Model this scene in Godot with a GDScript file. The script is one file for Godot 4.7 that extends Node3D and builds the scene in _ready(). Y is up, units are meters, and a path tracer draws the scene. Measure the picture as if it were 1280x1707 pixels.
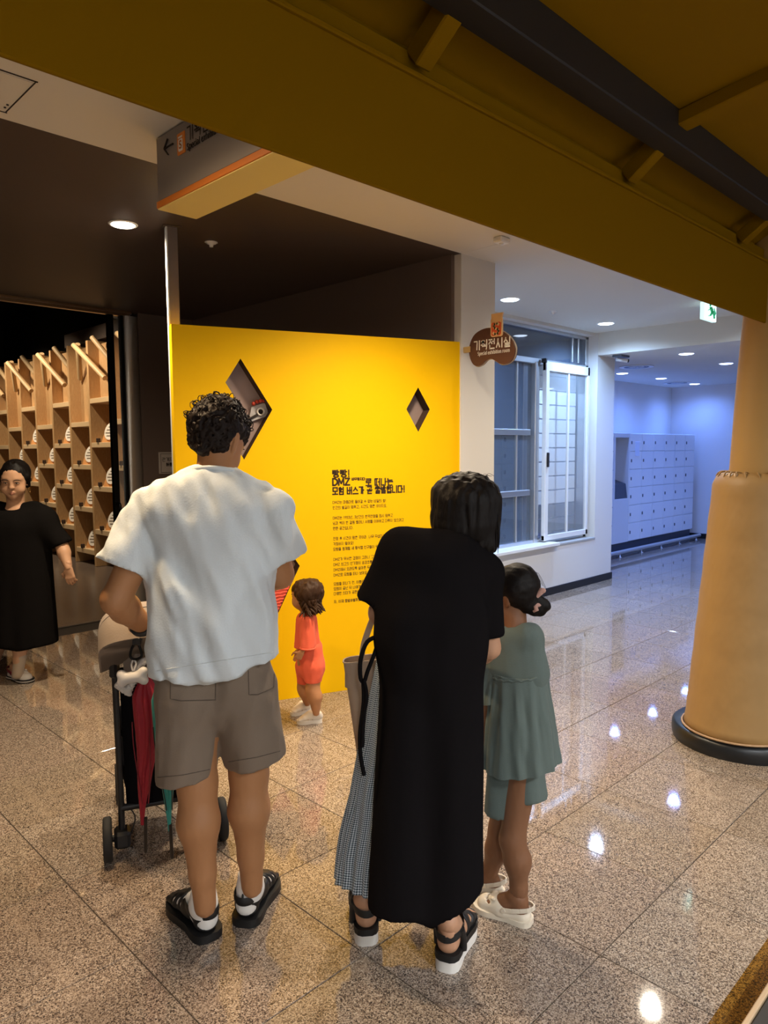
extends Node3D
# World: +x runs along the tiled hall's long axis (u), -z across it (v), y up. Metres.

const EYE := 1.62
var cam_r := Vector3.ZERO
var cam_u := Vector3.ZERO
var cam_f := Vector3.ZERO
var flat_f := Vector3.ZERO
var flat_r := Vector3.ZERO
var org := Vector3.ZERO          # base of the thing being built: meshes are kept relative to it
var M := {}
var used := {}
var rng := RandomNumberGenerator.new()

func P(u: float, h: float, v: float) -> Vector3:
	return Vector3(u, h, -v)

func ray(x: float, y: float) -> Vector3:
	return cam_f + cam_r * ((x - 640.0) / 1203.557) - cam_u * ((y - 853.5) / 1203.557)

func at(x: float, y: float, d: float) -> Vector3:      # point at forward distance d that is seen at x, y in the photo
	var q := ray(x, y)
	return Vector3(0, EYE, 0) + q * (d / q.dot(flat_f))

func gnd(x: float, y: float, h := 0.0) -> Vector3:     # point at height h
	var q := ray(x, y)
	return Vector3(0, EYE, 0) + q * ((h - EYE) / q.y)

# ---------- naming ----------
func numbered(called: String, parent: Node) -> String:
	var key := str(parent.get_instance_id()) + called
	var n: int = used.get(key, 0)
	used[key] = n + 1
	return called if n == 0 else "%s_%03d" % [called, n]

func tag(o: Node, label := "", category := "", group := "", kind := "") -> Node:
	if label: o.set_meta("label", label)
	if category: o.set_meta("category", category)
	if group: o.set_meta("group", group)
	if kind: o.set_meta("kind", kind)
	return o

func thing(called: String, label: String, category: String, base: Vector3, group := "") -> Node3D:
	var o := Node3D.new()
	o.name = numbered(called, self)
	add_child(o, true)
	o.position = base
	org = base
	tag(o, label, category, group)
	return o

func done() -> void:
	org = Vector3.ZERO

func S() -> SurfaceTool:
	var s := SurfaceTool.new()
	s.begin(Mesh.PRIMITIVE_TRIANGLES)
	s.set_smooth_group(-1)
	return s

func mesh_of(s) -> Mesh:
	if s is SurfaceTool:
		s.generate_normals()
		return s.commit()
	return s

func obj(called: String, s, m: Material, parent: Node = self) -> MeshInstance3D:
	var o := MeshInstance3D.new()
	o.mesh = mesh_of(s)
	o.material_override = m
	o.name = numbered(called, parent)
	if parent == self: o.position = org
	parent.add_child(o, true)
	return o

func struct(called: String, s, m: Material, parent: Node = self) -> MeshInstance3D:
	var o := obj(called, s, m, parent)
	o.set_meta("kind", "structure")
	return o

# ---------- materials ----------
func mat(key: String, col: String, rough := 0.6, metal := 0.0) -> StandardMaterial3D:
	if M.has(key): return M[key]
	var m := StandardMaterial3D.new()
	m.resource_name = key
	m.albedo_color = Color(col)
	m.roughness = rough
	m.metallic = metal
	M[key] = m
	return m

func noise(freq: float, kind := FastNoiseLite.TYPE_SIMPLEX_SMOOTH, oct := 3, sd := 1) -> FastNoiseLite:
	var n := FastNoiseLite.new()
	n.seed = sd
	n.noise_type = kind
	n.frequency = freq
	n.fractal_octaves = oct
	if oct < 2: n.fractal_type = FastNoiseLite.FRACTAL_NONE
	return n

func noise_tex(n: FastNoiseLite, size: int, ramp: Gradient = null, normal := false, bump := 2.0) -> NoiseTexture2D:
	var t := NoiseTexture2D.new()
	t.width = size
	t.height = size
	t.seamless = true
	t.noise = n
	t.as_normal_map = normal
	t.bump_strength = bump
	if ramp: t.color_ramp = ramp
	return t

func ramp(stops: Array, constant := false) -> Gradient:
	var g := Gradient.new()
	var o := PackedFloat32Array()
	var c := PackedColorArray()
	for q in stops:
		o.append(q[0])
		c.append(Color(q[1]))
	g.offsets = o
	g.colors = c
	if constant: g.interpolation_mode = Gradient.GRADIENT_INTERPOLATE_CONSTANT
	return g

func tri_uv(m: StandardMaterial3D, scale: Vector3, world := false) -> StandardMaterial3D:
	m.uv1_triplanar = true
	m.uv1_world_triplanar = world
	m.uv1_scale = scale
	return m

# ---------- shapes ----------
func face(s: SurfaceTool, pts: Array, out: Vector3, uvs: Array = []) -> void:
	var n: Vector3 = (pts[1] - pts[0]).cross(pts[2] - pts[0])
	if pts.size() > 3 and n.length() < 1e-9: n = (pts[2] - pts[0]).cross(pts[3] - pts[0])
	var flip := n.dot(out) > 0.0
	for k in range(1, pts.size() - 1):
		for j in ([0, k + 1, k] if flip else [0, k, k + 1]):
			if uvs: s.set_uv(uvs[j])
			s.add_vertex(pts[j] - org)

func box(s: SurfaceTool, c: Vector3, size: Vector3, bv := 0.0, B := Basis()) -> void:
	var hs := size * 0.5
	bv = minf(bv, minf(hs.x, minf(hs.y, hs.z)) * 0.9)
	var p := func(i: int, sg: Array) -> Vector3:
		var q := Vector3.ZERO
		for a in 3: q[a] = sg[a] * (hs[a] - (0.0 if a == i else bv))
		return c + B * q
	for i in 3:
		var j := (i + 1) % 3
		var k := (i + 2) % 3
		for sg in [-1, 1]:
			var l := []
			for q in [[-1, -1], [1, -1], [1, 1], [-1, 1]]:
				var g := [0, 0, 0]
				g[i] = sg; g[j] = q[0]; g[k] = q[1]
				l.append(p.call(i, g))
			var o := Vector3.ZERO
			o[i] = sg
			face(s, l, B * o)
			if bv > 0.0:
				for sj in [-1, 1]:
					var g0 := [0, 0, 0]; var g1 := [0, 0, 0]
					g0[i] = sg; g0[j] = sj; g0[k] = -1
					g1[i] = sg; g1[j] = sj; g1[k] = 1
					var e := Vector3.ZERO
					e[i] = sg; e[j] = sj
					face(s, [p.call(i, g0), p.call(i, g1), p.call(j, g1), p.call(j, g0)], B * e)
	if bv > 0.0:
		for x in [-1, 1]: for y in [-1, 1]: for z in [-1, 1]:
			face(s, [p.call(0, [x, y, z]), p.call(1, [x, y, z]), p.call(2, [x, y, z])], B * Vector3(x, y, z))

func bx(s: SurfaceTool, u0: float, u1: float, h0: float, h1: float, v0: float, v1: float, bv := 0.0) -> void:
	box(s, P((u0 + u1) / 2, (h0 + h1) / 2, (v0 + v1) / 2), Vector3(u1 - u0, h1 - h0, v1 - v0), bv)

func bar(s: SurfaceTool, a: Vector3, b: Vector3, w: float, t: float, bv := 0.0, up := Vector3.UP) -> void:
	var y := (b - a).normalized()
	if absf(y.dot(up)) > 0.98: up = flat_f
	var x := up.cross(y).normalized()
	box(s, (a + b) / 2, Vector3(w, a.distance_to(b), t), bv, Basis(x, y, x.cross(y)))

func tube(s: SurfaceTool, pts: Array, r, n := 8, closed := false) -> void:
	var m := pts.size()
	var nx := Vector3.ZERO
	var rings := []
	for i in m:
		var t: Vector3
		if closed: t = (pts[(i + 1) % m] - pts[(i - 1 + m) % m]).normalized()
		else: t = (pts[mini(i + 1, m - 1)] - pts[maxi(i - 1, 0)]).normalized()
		if i == 0:
			nx = t.cross(Vector3.UP if absf(t.y) < 0.9 else Vector3.RIGHT).normalized()
		else:
			nx = (nx - t * nx.dot(t)).normalized()
		var ny := t.cross(nx)
		var rad: float = r[i] if r is Array or r is PackedFloat32Array else r
		var ring := PackedVector3Array()
		for k in n:
			var a := TAU * k / n
			ring.append(pts[i] + (nx * cos(a) + ny * sin(a)) * rad)
		rings.append(ring)
	if closed: rings.append(rings[0])
	loft(s, rings, not closed, not closed)

func loft(s: SurfaceTool, rings: Array, cap0 := true, cap1 := true, uvs := false, open := false) -> void:
	var n: int = rings[0].size()
	s.set_smooth_group(1)
	var cs := []
	for r in rings:
		var c := Vector3.ZERO
		for p in r: c += p
		cs.append(c / n)
	# one test for the whole sheet, so that its sides agree
	var vote := 0.0
	for i in range(0, rings.size() - 1):
		for k in range(0, n, maxi(1, n / 8)):
			var a: Vector3 = rings[i][k]
			var b: Vector3 = rings[i][(k + 1) % n]
			var d: Vector3 = rings[i + 1][k]
			vote += (b - a).cross(d - a).dot(a - cs[i])
	var flip := vote > 0.0
	var kn := n - 1 if open else n
	for i in rings.size() - 1:
		for k in kn:
			var k2 := (k + 1) % n
			var q := [rings[i][k], rings[i][k2], rings[i + 1][k2], rings[i + 1][k]]
			var w := [Vector2(float(k) / n, i / float(rings.size() - 1)), Vector2(float(k + 1) / n, i / float(rings.size() - 1)), Vector2(float(k + 1) / n, (i + 1) / float(rings.size() - 1)), Vector2(float(k) / n, (i + 1) / float(rings.size() - 1))]
			for j in ([0, 2, 1, 0, 3, 2] if flip else [0, 1, 2, 0, 2, 3]):
				if uvs: s.set_uv(w[j])
				s.add_vertex(q[j] - org)
	s.set_smooth_group(-1)
	if cap0: fan(s, rings[0], cs[0], cs[0] - cs[1])
	if cap1: fan(s, rings[-1], cs[-1], cs[-1] - cs[-2])

func fan(s: SurfaceTool, ring, c: Vector3, out: Vector3) -> void:
	var n: int = ring.size()
	for k in n: face(s, [c, ring[k], ring[(k + 1) % n]], out)

func lathe(s: SurfaceTool, prof: Array, c: Vector3, n := 24, B := Basis()) -> void:      # prof: [radius, height] from bottom to top
	var rings := []
	for q in prof:
		var ring := PackedVector3Array()
		for k in n:
			var a := TAU * k / n
			ring.append(c + B * Vector3(cos(a) * q[0], q[1], sin(a) * q[0]))
		rings.append(ring)
	loft(s, rings, prof[0][0] > 1e-4, prof[-1][0] > 1e-4)

func prism(s: SurfaceTool, poly: PackedVector2Array, o: Vector3, ex: Vector3, ey: Vector3, depth: Vector3, smooth := false) -> void:   # outline in the plane o, ex, ey, drawn out along depth
	var idx := Geometry2D.triangulate_polygon(poly)
	var f := func(q: Vector2, k: float) -> Vector3: return o + ex * q.x + ey * q.y + depth * k
	for t in range(0, idx.size(), 3):
		for k in [0.0, 1.0]:
			face(s, [f.call(poly[idx[t]], k), f.call(poly[idx[t + 1]], k), f.call(poly[idx[t + 2]], k)], depth * (k - 0.5))
	var cw := Geometry2D.is_polygon_clockwise(poly)
	if smooth: s.set_smooth_group(2)
	for k in poly.size():
		var a := poly[k]
		var b := poly[(k + 1) % poly.size()]
		var d := (b - a)
		var nrm := Vector2(d.y, -d.x) * (-1.0 if cw else 1.0)
		face(s, [f.call(a, 0.0), f.call(b, 0.0), f.call(b, 1.0), f.call(a, 1.0)], ex * nrm.x + ey * nrm.y)
	s.set_smooth_group(-1)

func ball(s: SurfaceTool, c: Vector3, r: Vector3, B := Basis(), n := 14) -> void:
	var rings := []
	for i in range(1, n):
		var a := PI * i / n
		var ring := PackedVector3Array()
		for k in n:
			var b := TAU * k / n
			ring.append(c + B * (Vector3(sin(a) * cos(b), -cos(a), sin(a) * sin(b)) * r))
		rings.append(ring)
	loft(s, rings)

func rounded(w: float, h: float, r: float, n := 5) -> PackedVector2Array:
	var l := PackedVector2Array()
	for c in [[1, 1, 0.0], [-1, 1, 0.25], [-1, -1, 0.5], [1, -1, 0.75]]:
		for k in n + 1:
			var a: float = TAU * (c[2] + 0.25 * k / n)
			l.append(Vector2(c[0] * (w / 2 - r) + cos(a) * r, c[1] * (h / 2 - r) + sin(a) * r))
	return l

func smooth_path(pts: Array, n := 4) -> Array:
	var l := []
	for i in pts.size() - 1:
		var p0: Vector3 = pts[maxi(i - 1, 0)]
		var p3: Vector3 = pts[mini(i + 2, pts.size() - 1)]
		for k in n: l.append(pts[i].cubic_interpolate(pts[i + 1], p0, p3, float(k) / n))
	l.append(pts[-1])
	return l

# ---------- lettering drawn with strokes (Hangul is put together from its letters) ----------
const LEAD := ["ㄱ", "ㄲ", "ㄴ", "ㄷ", "ㄸ", "ㄹ", "ㅁ", "ㅂ", "ㅃ", "ㅅ", "ㅆ", "ㅇ", "ㅈ", "ㅉ", "ㅊ", "ㅋ", "ㅌ", "ㅍ", "ㅎ"]
const TAIL := ["", "ㄱ", "ㄲ", "ㄱㅅ", "ㄴ", "ㄴㅈ", "ㄴㅎ", "ㄷ", "ㄹ", "ㄹㄱ", "ㄹㅁ", "ㄹㅂ", "ㄹㅅ", "ㄹㅌ", "ㄹㅍ", "ㄹㅎ", "ㅁ", "ㅂ", "ㅂㅅ", "ㅅ", "ㅆ", "ㅇ", "ㅈ", "ㅊ", "ㅋ", "ㅌ", "ㅍ", "ㅎ"]

func arc(cx: float, cy: float, rx: float, ry: float, a0 := 0.0, a1 := 1.0, n := 9) -> Array:
	var l := []
	for k in n + 1:
		var a := TAU * (a0 + (a1 - a0) * k / n)
		l.append(Vector2(cx + cos(a) * rx, cy + sin(a) * ry))
	return l

func pl(a: Array) -> Array:
	var l := []
	for k in range(0, a.size(), 2): l.append(Vector2(a[k], a[k + 1]))
	return l

func consonant(c: String) -> Array:
	match c:
		"ㄱ": return [pl([0, 0, 1, 0, .9, 1])]
		"ㄴ": return [pl([0, 0, 0, 1, 1, 1])]
		"ㄷ": return [pl([1, 0, 0, 0, 0, 1, 1, 1])]
		"ㄹ": return [pl([0, 0, 1, 0, 1, .5, 0, .5, 0, 1, 1, 1])]
		"ㅁ": return [pl([0, 0, 1, 0, 1, 1, 0, 1, 0, 0])]
		"ㅂ": return [pl([0, 0, 0, 1, 1, 1, 1, 0]), pl([0, .5, 1, .5])]
		"ㅅ": return [pl([.5, 0, .45, .4, 0, 1]), pl([.5, .35, 1, 1])]
		"ㅇ": return [arc(.5, .5, .5, .5)]
		"ㅈ": return [pl([0, 0, 1, 0]), pl([.5, 0, .45, .45, 0, 1]), pl([.5, .4, 1, 1])]
		"ㅊ": return [pl([.35, 0, .65, 0]), pl([0, .24, 1, .24]), pl([.5, .24, .45, .55, 0, 1]), pl([.5, .5, 1, 1])]
		"ㅋ": return [pl([0, 0, 1, 0, .9, 1]), pl([0, .48, .95, .48])]
		"ㅌ": return [pl([1, 0, 0, 0, 0, 1, 1, 1]), pl([0, .5, 1, .5])]
		"ㅍ": return [pl([0, 0, 1, 0]), pl([0, 1, 1, 1]), pl([.3, 0, .3, 1]), pl([.7, 0, .7, 1])]
		"ㅎ": return [pl([.35, 0, .65, 0]), pl([0, .25, 1, .25]), arc(.5, .7, .38, .3)]
	var twin: Dictionary = {"ㄲ": "ㄱ", "ㄸ": "ㄷ", "ㅃ": "ㅂ", "ㅆ": "ㅅ", "ㅉ": "ㅈ"}
	var l := []
	if twin.has(c):
		for k in 2:
			for st in consonant(twin[c]):
				var q := []
				for p in st: q.append(Vector2(p.x * .44 + k * .56, p.y))
				l.append(q)
	elif c.length() == 2:
		for k in 2:
			for st in consonant(c[k]):
				var q := []
				for p in st: q.append(Vector2(p.x * .42 + k * .58, p.y))
				l.append(q)
	return l

func fit(strokes: Array, x: float, y: float, w: float, h: float) -> Array:
	var l := []
	for st in strokes:
		var q := []
		for p in st: q.append(Vector2(x + p.x * w, y + p.y * h))
		l.append(q)
	return l

func glyph(ch: String) -> Array:      # [strokes in a box 0..1 with y down, advance]
	var code := ch.unicode_at(0)
	if code >= 0xAC00 and code <= 0xD7A3:
		var i := code - 0xAC00
		var L := consonant(LEAD[i / 588])
		var vi := (i % 588) / 28
		var T: String = TAIL[i % 28]
		var bot := .52 if T else .95
		var l := []
		var flat: int = {8: 1, 12: 2, 13: 3, 17: 4, 18: 5, 9: 1, 10: 1, 11: 1, 14: 3, 15: 3, 16: 3, 19: 5}.get(vi, 0)
		var tall: int = {0: 1, 1: 2, 2: 3, 3: 4, 4: 5, 5: 6, 6: 7, 7: 8, 20: 9, 9: 1, 10: 3, 11: 9, 14: 5, 15: 6, 16: 9, 19: 9}.get(vi, 0)
		var lw := .72 if not tall else .44
		var lh := (bot - .08) * (.56 if flat else 1.0)
		l += fit(L, .12 if not tall else .08, .06, lw, lh - .02)
		if flat:
			var y := bot - .03
			var x0 := .03
			var x1 := .95 if not tall else .62
			var top := .06 + lh + .03
			l.append(pl([x0, y if flat in [1, 2, 5] else top, x1, y if flat in [1, 2, 5] else top]))
			var xm := (x0 + x1) / 2
			if flat == 1: l.append(pl([xm, top, xm, y]))
			if flat == 2: l += [pl([xm - .14, top, xm - .14, y]), pl([xm + .14, top, xm + .14, y])]
			if flat == 3: l.append(pl([xm, top, xm, y]))
			if flat == 4: l += [pl([xm - .14, top, xm - .14, y]), pl([xm + .14, top, xm + .14, y])]
		if tall:
			var b := bot + .0
			var m := b * .5
			match tall:
				1: l += [pl([.72, .02, .72, b]), pl([.72, m, .92, m])]
				2: l += [pl([.72, .02, .72, b]), pl([.72, m - .1, .92, m - .1]), pl([.72, m + .12, .92, m + .12])]
				3: l += [pl([.66, .02, .66, b]), pl([.9, .02, .9, b]), pl([.66, m, .9, m])]
				4: l += [pl([.66, .02, .66, b]), pl([.9, .02, .9, b]), pl([.66, m - .1, .9, m - .1]), pl([.66, m + .1, .9, m + .1])]
				5: l += [pl([.84, .02, .84, b]), pl([.6, m, .84, m])]
				6: l += [pl([.74, .02, .74, b]), pl([.93, .02, .93, b]), pl([.56, m, .74, m])]
				7: l += [pl([.84, .02, .84, b]), pl([.6, m - .1, .84, m - .1]), pl([.6, m + .12, .84, m + .12])]
				8: l += [pl([.74, .02, .74, b]), pl([.93, .02, .93, b]), pl([.58, m - .1, .74, m - .1]), pl([.58, m + .1, .74, m + .1])]
				9: l.append(pl([.84, .02, .84, b]))
		if T: l += fit(consonant(T), .2, .63, .64, .33)
		return [l, 1.06]
	match ch:
		"D": return [[pl([.08, .1, .08, .9, .4, .9, .68, .7, .72, .5, .68, .3, .4, .1, .08, .1])], .86]
		"M": return [[pl([.06, .9, .1, .1, .42, .7, .74, .1, .8, .9])], .95]
		"Z": return [[pl([.06, .1, .66, .1, .06, .9, .7, .9])], .84]
		"1": return [[pl([.1, .25, .3, .1, .3, .9])], .6]
		"3": return [[pl([.06, .1, .5, .1, .25, .42, .52, .62, .45, .85, .25, .9, .05, .8])], .66]
		"5": return [[pl([.5, .1, .12, .1, .08, .45, .4, .45, .52, .65, .4, .88, .06, .88])], .66]
		"9": return [[arc(.3, .33, .22, .23), pl([.52, .33, .4, .9])], .66]
		"S": return [[pl([.56, .18, .4, .08, .16, .12, .08, .28, .2, .44, .46, .54, .58, .7, .48, .88, .22, .92, .06, .8])], .7]
		"!": return [[pl([.14, .05, .14, .66]), pl([.14, .84, .14, .92])], .34]
		"?": return [[pl([.06, .2, .25, .06, .46, .2, .25, .5, .25, .66]), pl([.25, .84, .25, .92])], .6]
		",": return [[pl([.14, .8, .06, 1.0])], .32]
		".": return [[pl([.1, .84, .1, .92])], .3]
		"'": return [[pl([.12, .05, .08, .25])], .26]
	return [[], .42]

func write(s: SurfaceTool, text: String, o: Vector3, ex: Vector3, ey: Vector3, size: float, pen: float, squeeze := 1.0, lift := 0.0012) -> float:   # o: top left of the first letter; returns the width
	var x := 0.0
	var out := ex.cross(ey)
	var e := ex * squeeze
	for k in text.length():
		var g: Array = glyph(text[k])
		for st in g[0]:
			for i in st.size() - 1:
				var a: Vector3 = o + e * ((x + st[i].x) * size) - ey * (st[i].y * size)
				var b: Vector3 = o + e * ((x + st[i + 1].x) * size) - ey * (st[i + 1].y * size)
				var d := (b - a).normalized() if a.distance_to(b) > 1e-6 else ex
				var w := out.cross(d).normalized() * pen * .5
				d *= pen * .35
				face(s, [a - d - w + out * lift, b + d - w + out * lift, b + d + w + out * lift, a - d + w + out * lift], out)
		x += g[1]
	return x * size * squeeze

func latin(text: String, o: Vector3, ex: Vector3, ey: Vector3, width: float, height: float, m: Material, parent: Node, called := "lettering") -> MeshInstance3D:   # o: left end of the base line
	var t := TextMesh.new()
	var f := SystemFont.new()
	f.font_names = PackedStringArray(["Droid Sans"])
	t.font = f
	t.text = text
	t.font_size = 32
	t.pixel_size = 0.01
	t.depth = 0.02
	t.curve_step = 2.0
	t.horizontal_alignment = HORIZONTAL_ALIGNMENT_LEFT
	t.vertical_alignment = VERTICAL_ALIGNMENT_BOTTOM
	var bb := t.get_aabb()
	var o2 := MeshInstance3D.new()
	o2.mesh = t
	o2.material_override = m
	o2.name = numbered(called, parent)
	parent.add_child(o2, true)
	var sx := width / bb.size.x
	var sy := height / bb.size.y
	var B := Basis(ex * sx, ey * sy, ex.cross(ey) * 0.1)
	o2.transform = Transform3D(B, o - org - B * Vector3(bb.position.x, bb.position.y, bb.position.z))
	return o2

# ---------- rounded forms: smooth unions of tapered capsules, meshed as surface nets ----------
class Form:
	var a := PackedVector3Array()
	var b := PackedVector3Array()      # b - a, already flattened
	var ra := PackedFloat32Array()
	var rb := PackedFloat32Array()
	var kk := PackedFloat32Array()
	var fl := PackedFloat32Array()
	var fn := PackedVector3Array()
	var sub := PackedByteArray()
	var ends := PackedVector3Array()   # flat end: point and outward direction (zero: round)
	var endn := PackedVector3Array()
	var inv := PackedFloat32Array()
	var mode := 0                      # surface relief
	var amp := 0.0
	var nz: FastNoiseLite
	var sx := Vector3.ONE              # how the relief's noise is stretched
	var turn := Basis()
	var flmax := 1.0
	var lo := Vector3.ONE * 1e3
	var hi := Vector3.ONE * -1e3

	func cap(p: Vector3, q: Vector3, r0: float, r1: float, k := 0.03, f := 1.0, n := Vector3.ZERO, cut := Vector3.ZERO, minus := false) -> void:
		var d := q - p
		if f != 1.0:
			n = n.normalized()
			d += n * (d.dot(n) * (f - 1.0))
			flmax = maxf(flmax, f)
		a.append(p)
		b.append(d)
		ra.append(r0)
		rb.append(r1)
		kk.append(k)
		fl.append(f)
		fn.append(n)
		sub.append(1 if minus else 0)
		ends.append(q)
		endn.append(cut.normalized())
		inv.append(1.0 / maxf(d.length_squared(), 1e-9))
		if not minus:
			var m := Vector3.ONE * (maxf(r0, r1) + 0.02 + amp)
			lo = lo.min(p - m).min(q - m)
			hi = hi.max(p + m).max(q + m)

	func dot(p: Vector3, r: float, k := 0.02, f := 1.0, n := Vector3.ZERO, minus := false) -> void:
		cap(p, p + Vector3(0, 1e-4, 0), r, r, k, f, n, Vector3.ZERO, minus)

	func chain(pts: Array, r: Array, k := 0.03) -> void:
		for i in pts.size() - 1: cap(pts[i], pts[i + 1], r[i], r[i + 1], k)

	func one(i: int, p: Vector3, relief := 0.0) -> float:
		var q := p - a[i]
		var f := fl[i]
		if f != 1.0:
			var n := fn[i]
			q += n * (q.dot(n) * (f - 1.0))
		var t := clampf(q.dot(b[i]) * inv[i], 0.0, 1.0)
		var d := (q - b[i] * t).length() - ra[i] - (rb[i] - ra[i]) * t + relief
		if endn[i] != Vector3.ZERO: d = maxf(d, (p - ends[i]).dot(endn[i]))
		return d

	func val(p: Vector3, list: PackedInt32Array) -> float:
		var d := 10.0
		var relief := 0.0
		if mode == 1:
			relief = amp * nz.get_noise_3dv((turn * p) * sx)
		elif mode == 2:                       # curls: rounded lumps
			relief = amp * (absf(nz.get_noise_3dv(p * sx)) * 2.0 - 0.6)
		elif mode == 3:                       # soft creases: ridges between smooth fields of cloth
			var q := (turn * p) * sx
			var w := nz.get_noise_3dv(q)
			relief = amp * (w * 0.7 + 0.75 * (absf(nz.get_noise_3dv(q * 0.62 + Vector3(7, 3, 5))) - 0.25))
		for i in list:
			var e := one(i, p, 0.0 if sub[i] else relief)
			var k := kk[i]
			if sub[i]:
				e = -e
				var h := maxf(k - absf(d - e), 0.0) / k
				d = maxf(d, e) + h * h * k * 0.25
			else:
				var h := maxf(k - absf(d - e), 0.0) / k
				d = minf(d, e) - h * h * k * 0.25
		return d

	func all() -> PackedInt32Array:
		var l := PackedInt32Array()
		for i in a.size(): l.append(i)
		return l

	func trace(o: Vector3, dir: Vector3, far := 8.0) -> Vector3:     # where a ray meets the surface
		var l := all()
		var t := 0.0
		for k in 160:
			var d := val(o + dir * t, l)
			if d < 0.0004: return o + dir * t
			t += d * 0.7 / flmax
			if t > far: break
		return Vector3.INF

	func net(cell: float, V: PackedVector3Array, I: PackedInt32Array, above := -1e3) -> void:
		lo.y = maxf(lo.y, above)
		var n := Vector3i(((hi - lo) / cell).ceil()) + Vector3i.ONE
		var nb := Vector3i(ceili(n.x / 8.0), ceili(n.y / 8.0), ceili(n.z / 8.0))
		n = nb * 8 + Vector3i.ONE
		var X := n.x
		var XY := n.x * n.y
		var grid := PackedFloat32Array()
		grid.resize(XY * n.z)
		grid.fill(9.0)
		var at_cell := PackedInt32Array()
		at_cell.resize(XY * n.z)
		at_cell.fill(-1)
		var half := cell * 4.0
		var hd := half * 1.7320508
		var live := PackedInt32Array()
		var everything := all()
		for bz in nb.z: for by in nb.y: for bX in nb.x:
			var c := lo + Vector3(bX, by, bz) * (cell * 8.0) + Vector3.ONE * half
			var list := PackedInt32Array()
			var near := 10.0
			for i in everything:
				var e := one(i, c) / fl[i]
				if e < hd + kk[i] + amp:
					list.append(i)
				if not sub[i]: near = minf(near, e - kk[i] * 0.5)
			if near > hd + amp or list.is_empty(): continue
			if absf(val(c, list)) > hd * flmax + amp * 2.0: continue
			live.append_array(PackedInt32Array([bX, by, bz]))
			for z in 9:
				var gz := (bz * 8 + z) * XY
				for y in 9:
					var gy := gz + (by * 8 + y) * X + bX * 8
					var p := lo + Vector3(bX * 8, by * 8 + y, bz * 8 + z) * cell
					for x in 9:
						if grid[gy + x] == 9.0: grid[gy + x] = val(p, list)
						p.x += cell
		var cells := PackedInt32Array()
		for q in range(0, live.size(), 3):
			for z in 8:
				for y in 8:
					var g := (live[q + 2] * 8 + z) * XY + (live[q + 1] * 8 + y) * X + live[q] * 8
					for x in 8:
						var v0 := grid[g]
						var s0 := v0 < 0.0
						var v1 := grid[g + 1]
						var v2 := grid[g + X]
						var v3 := grid[g + X + 1]
						var v4 := grid[g + XY]
						var v5 := grid[g + XY + 1]
						var v6 := grid[g + XY + X]
						var v7 := grid[g + XY + X + 1]
						if not (s0 == (v1 < 0.0) and s0 == (v2 < 0.0) and s0 == (v3 < 0.0) and s0 == (v4 < 0.0) and s0 == (v5 < 0.0) and s0 == (v6 < 0.0) and s0 == (v7 < 0.0)):
							var w := PackedFloat32Array([v0, v1, v2, v3, v4, v5, v6, v7])
							var sum := Vector3.ZERO
							var m := 0
							for e in 12:
								var ax := e / 4
								var j := e % 4
								var k0 := 0
								if ax == 0: k0 = j * 2
								elif ax == 1: k0 = (j & 1) + (j >> 1) * 4
								else: k0 = j
								var k1 := k0 + (1 << ax)
								var f0 := w[k0]
								var f1 := w[k1]
								if (f0 < 0.0) != (f1 < 0.0):
									var pt := Vector3(k0 & 1, (k0 >> 1) & 1, k0 >> 2)
									pt[ax] += f0 / (f0 - f1)
									sum += pt
									m += 1
							at_cell[g] = V.size()
							V.append(lo + (Vector3(live[q] * 8 + x, live[q + 1] * 8 + y, live[q + 2] * 8 + z) + sum / m) * cell)
							cells.append(g)
						g += 1
		var step := [1, X, XY]
		for g in cells:
			var s0 := grid[g] < 0.0
			for ax in 3:
				if s0 == (grid[g + step[ax]] < 0.0): continue
				var u: int = step[(ax + 1) % 3]
				var w: int = step[(ax + 2) % 3]
				if g - u - w < 0: continue
				var q0 := at_cell[g - u - w]
				var q1 := at_cell[g - w]
				var q2 := at_cell[g]
				var q3 := at_cell[g - u]
				if q0 < 0 or q1 < 0 or q2 < 0 or q3 < 0: continue
				if s0: I.append_array(PackedInt32Array([q0, q2, q1, q0, q3, q2]))
				else: I.append_array(PackedInt32Array([q0, q1, q2, q0, q2, q3]))

func forms(list: Array, paint = null) -> ArrayMesh:    # list of [Form, cell]; one mesh
	var V := PackedVector3Array()
	var I := PackedInt32Array()
	for q in list: q[0].net(q[1], V, I, q[2] if q.size() > 2 else -1e3)
	var N := PackedVector3Array()
	N.resize(V.size())
	for t in range(0, I.size(), 3):
		var n := (V[I[t + 2]] - V[I[t]]).cross(V[I[t + 1]] - V[I[t]])
		N[I[t]] += n
		N[I[t + 1]] += n
		N[I[t + 2]] += n
	var C := PackedColorArray()
	for i in V.size():
		N[i] = N[i].normalized()
		if paint != null: C.append(paint.call(V[i], N[i]))
		V[i] -= org
	var arr := []
	arr.resize(Mesh.ARRAY_MAX)
	arr[Mesh.ARRAY_VERTEX] = V
	arr[Mesh.ARRAY_NORMAL] = N
	arr[Mesh.ARRAY_INDEX] = I
	if paint != null: arr[Mesh.ARRAY_COLOR] = C
	var m := ArrayMesh.new()
	m.add_surface_from_arrays(Mesh.PRIMITIVE_TRIANGLES, arr)
	return m

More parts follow.
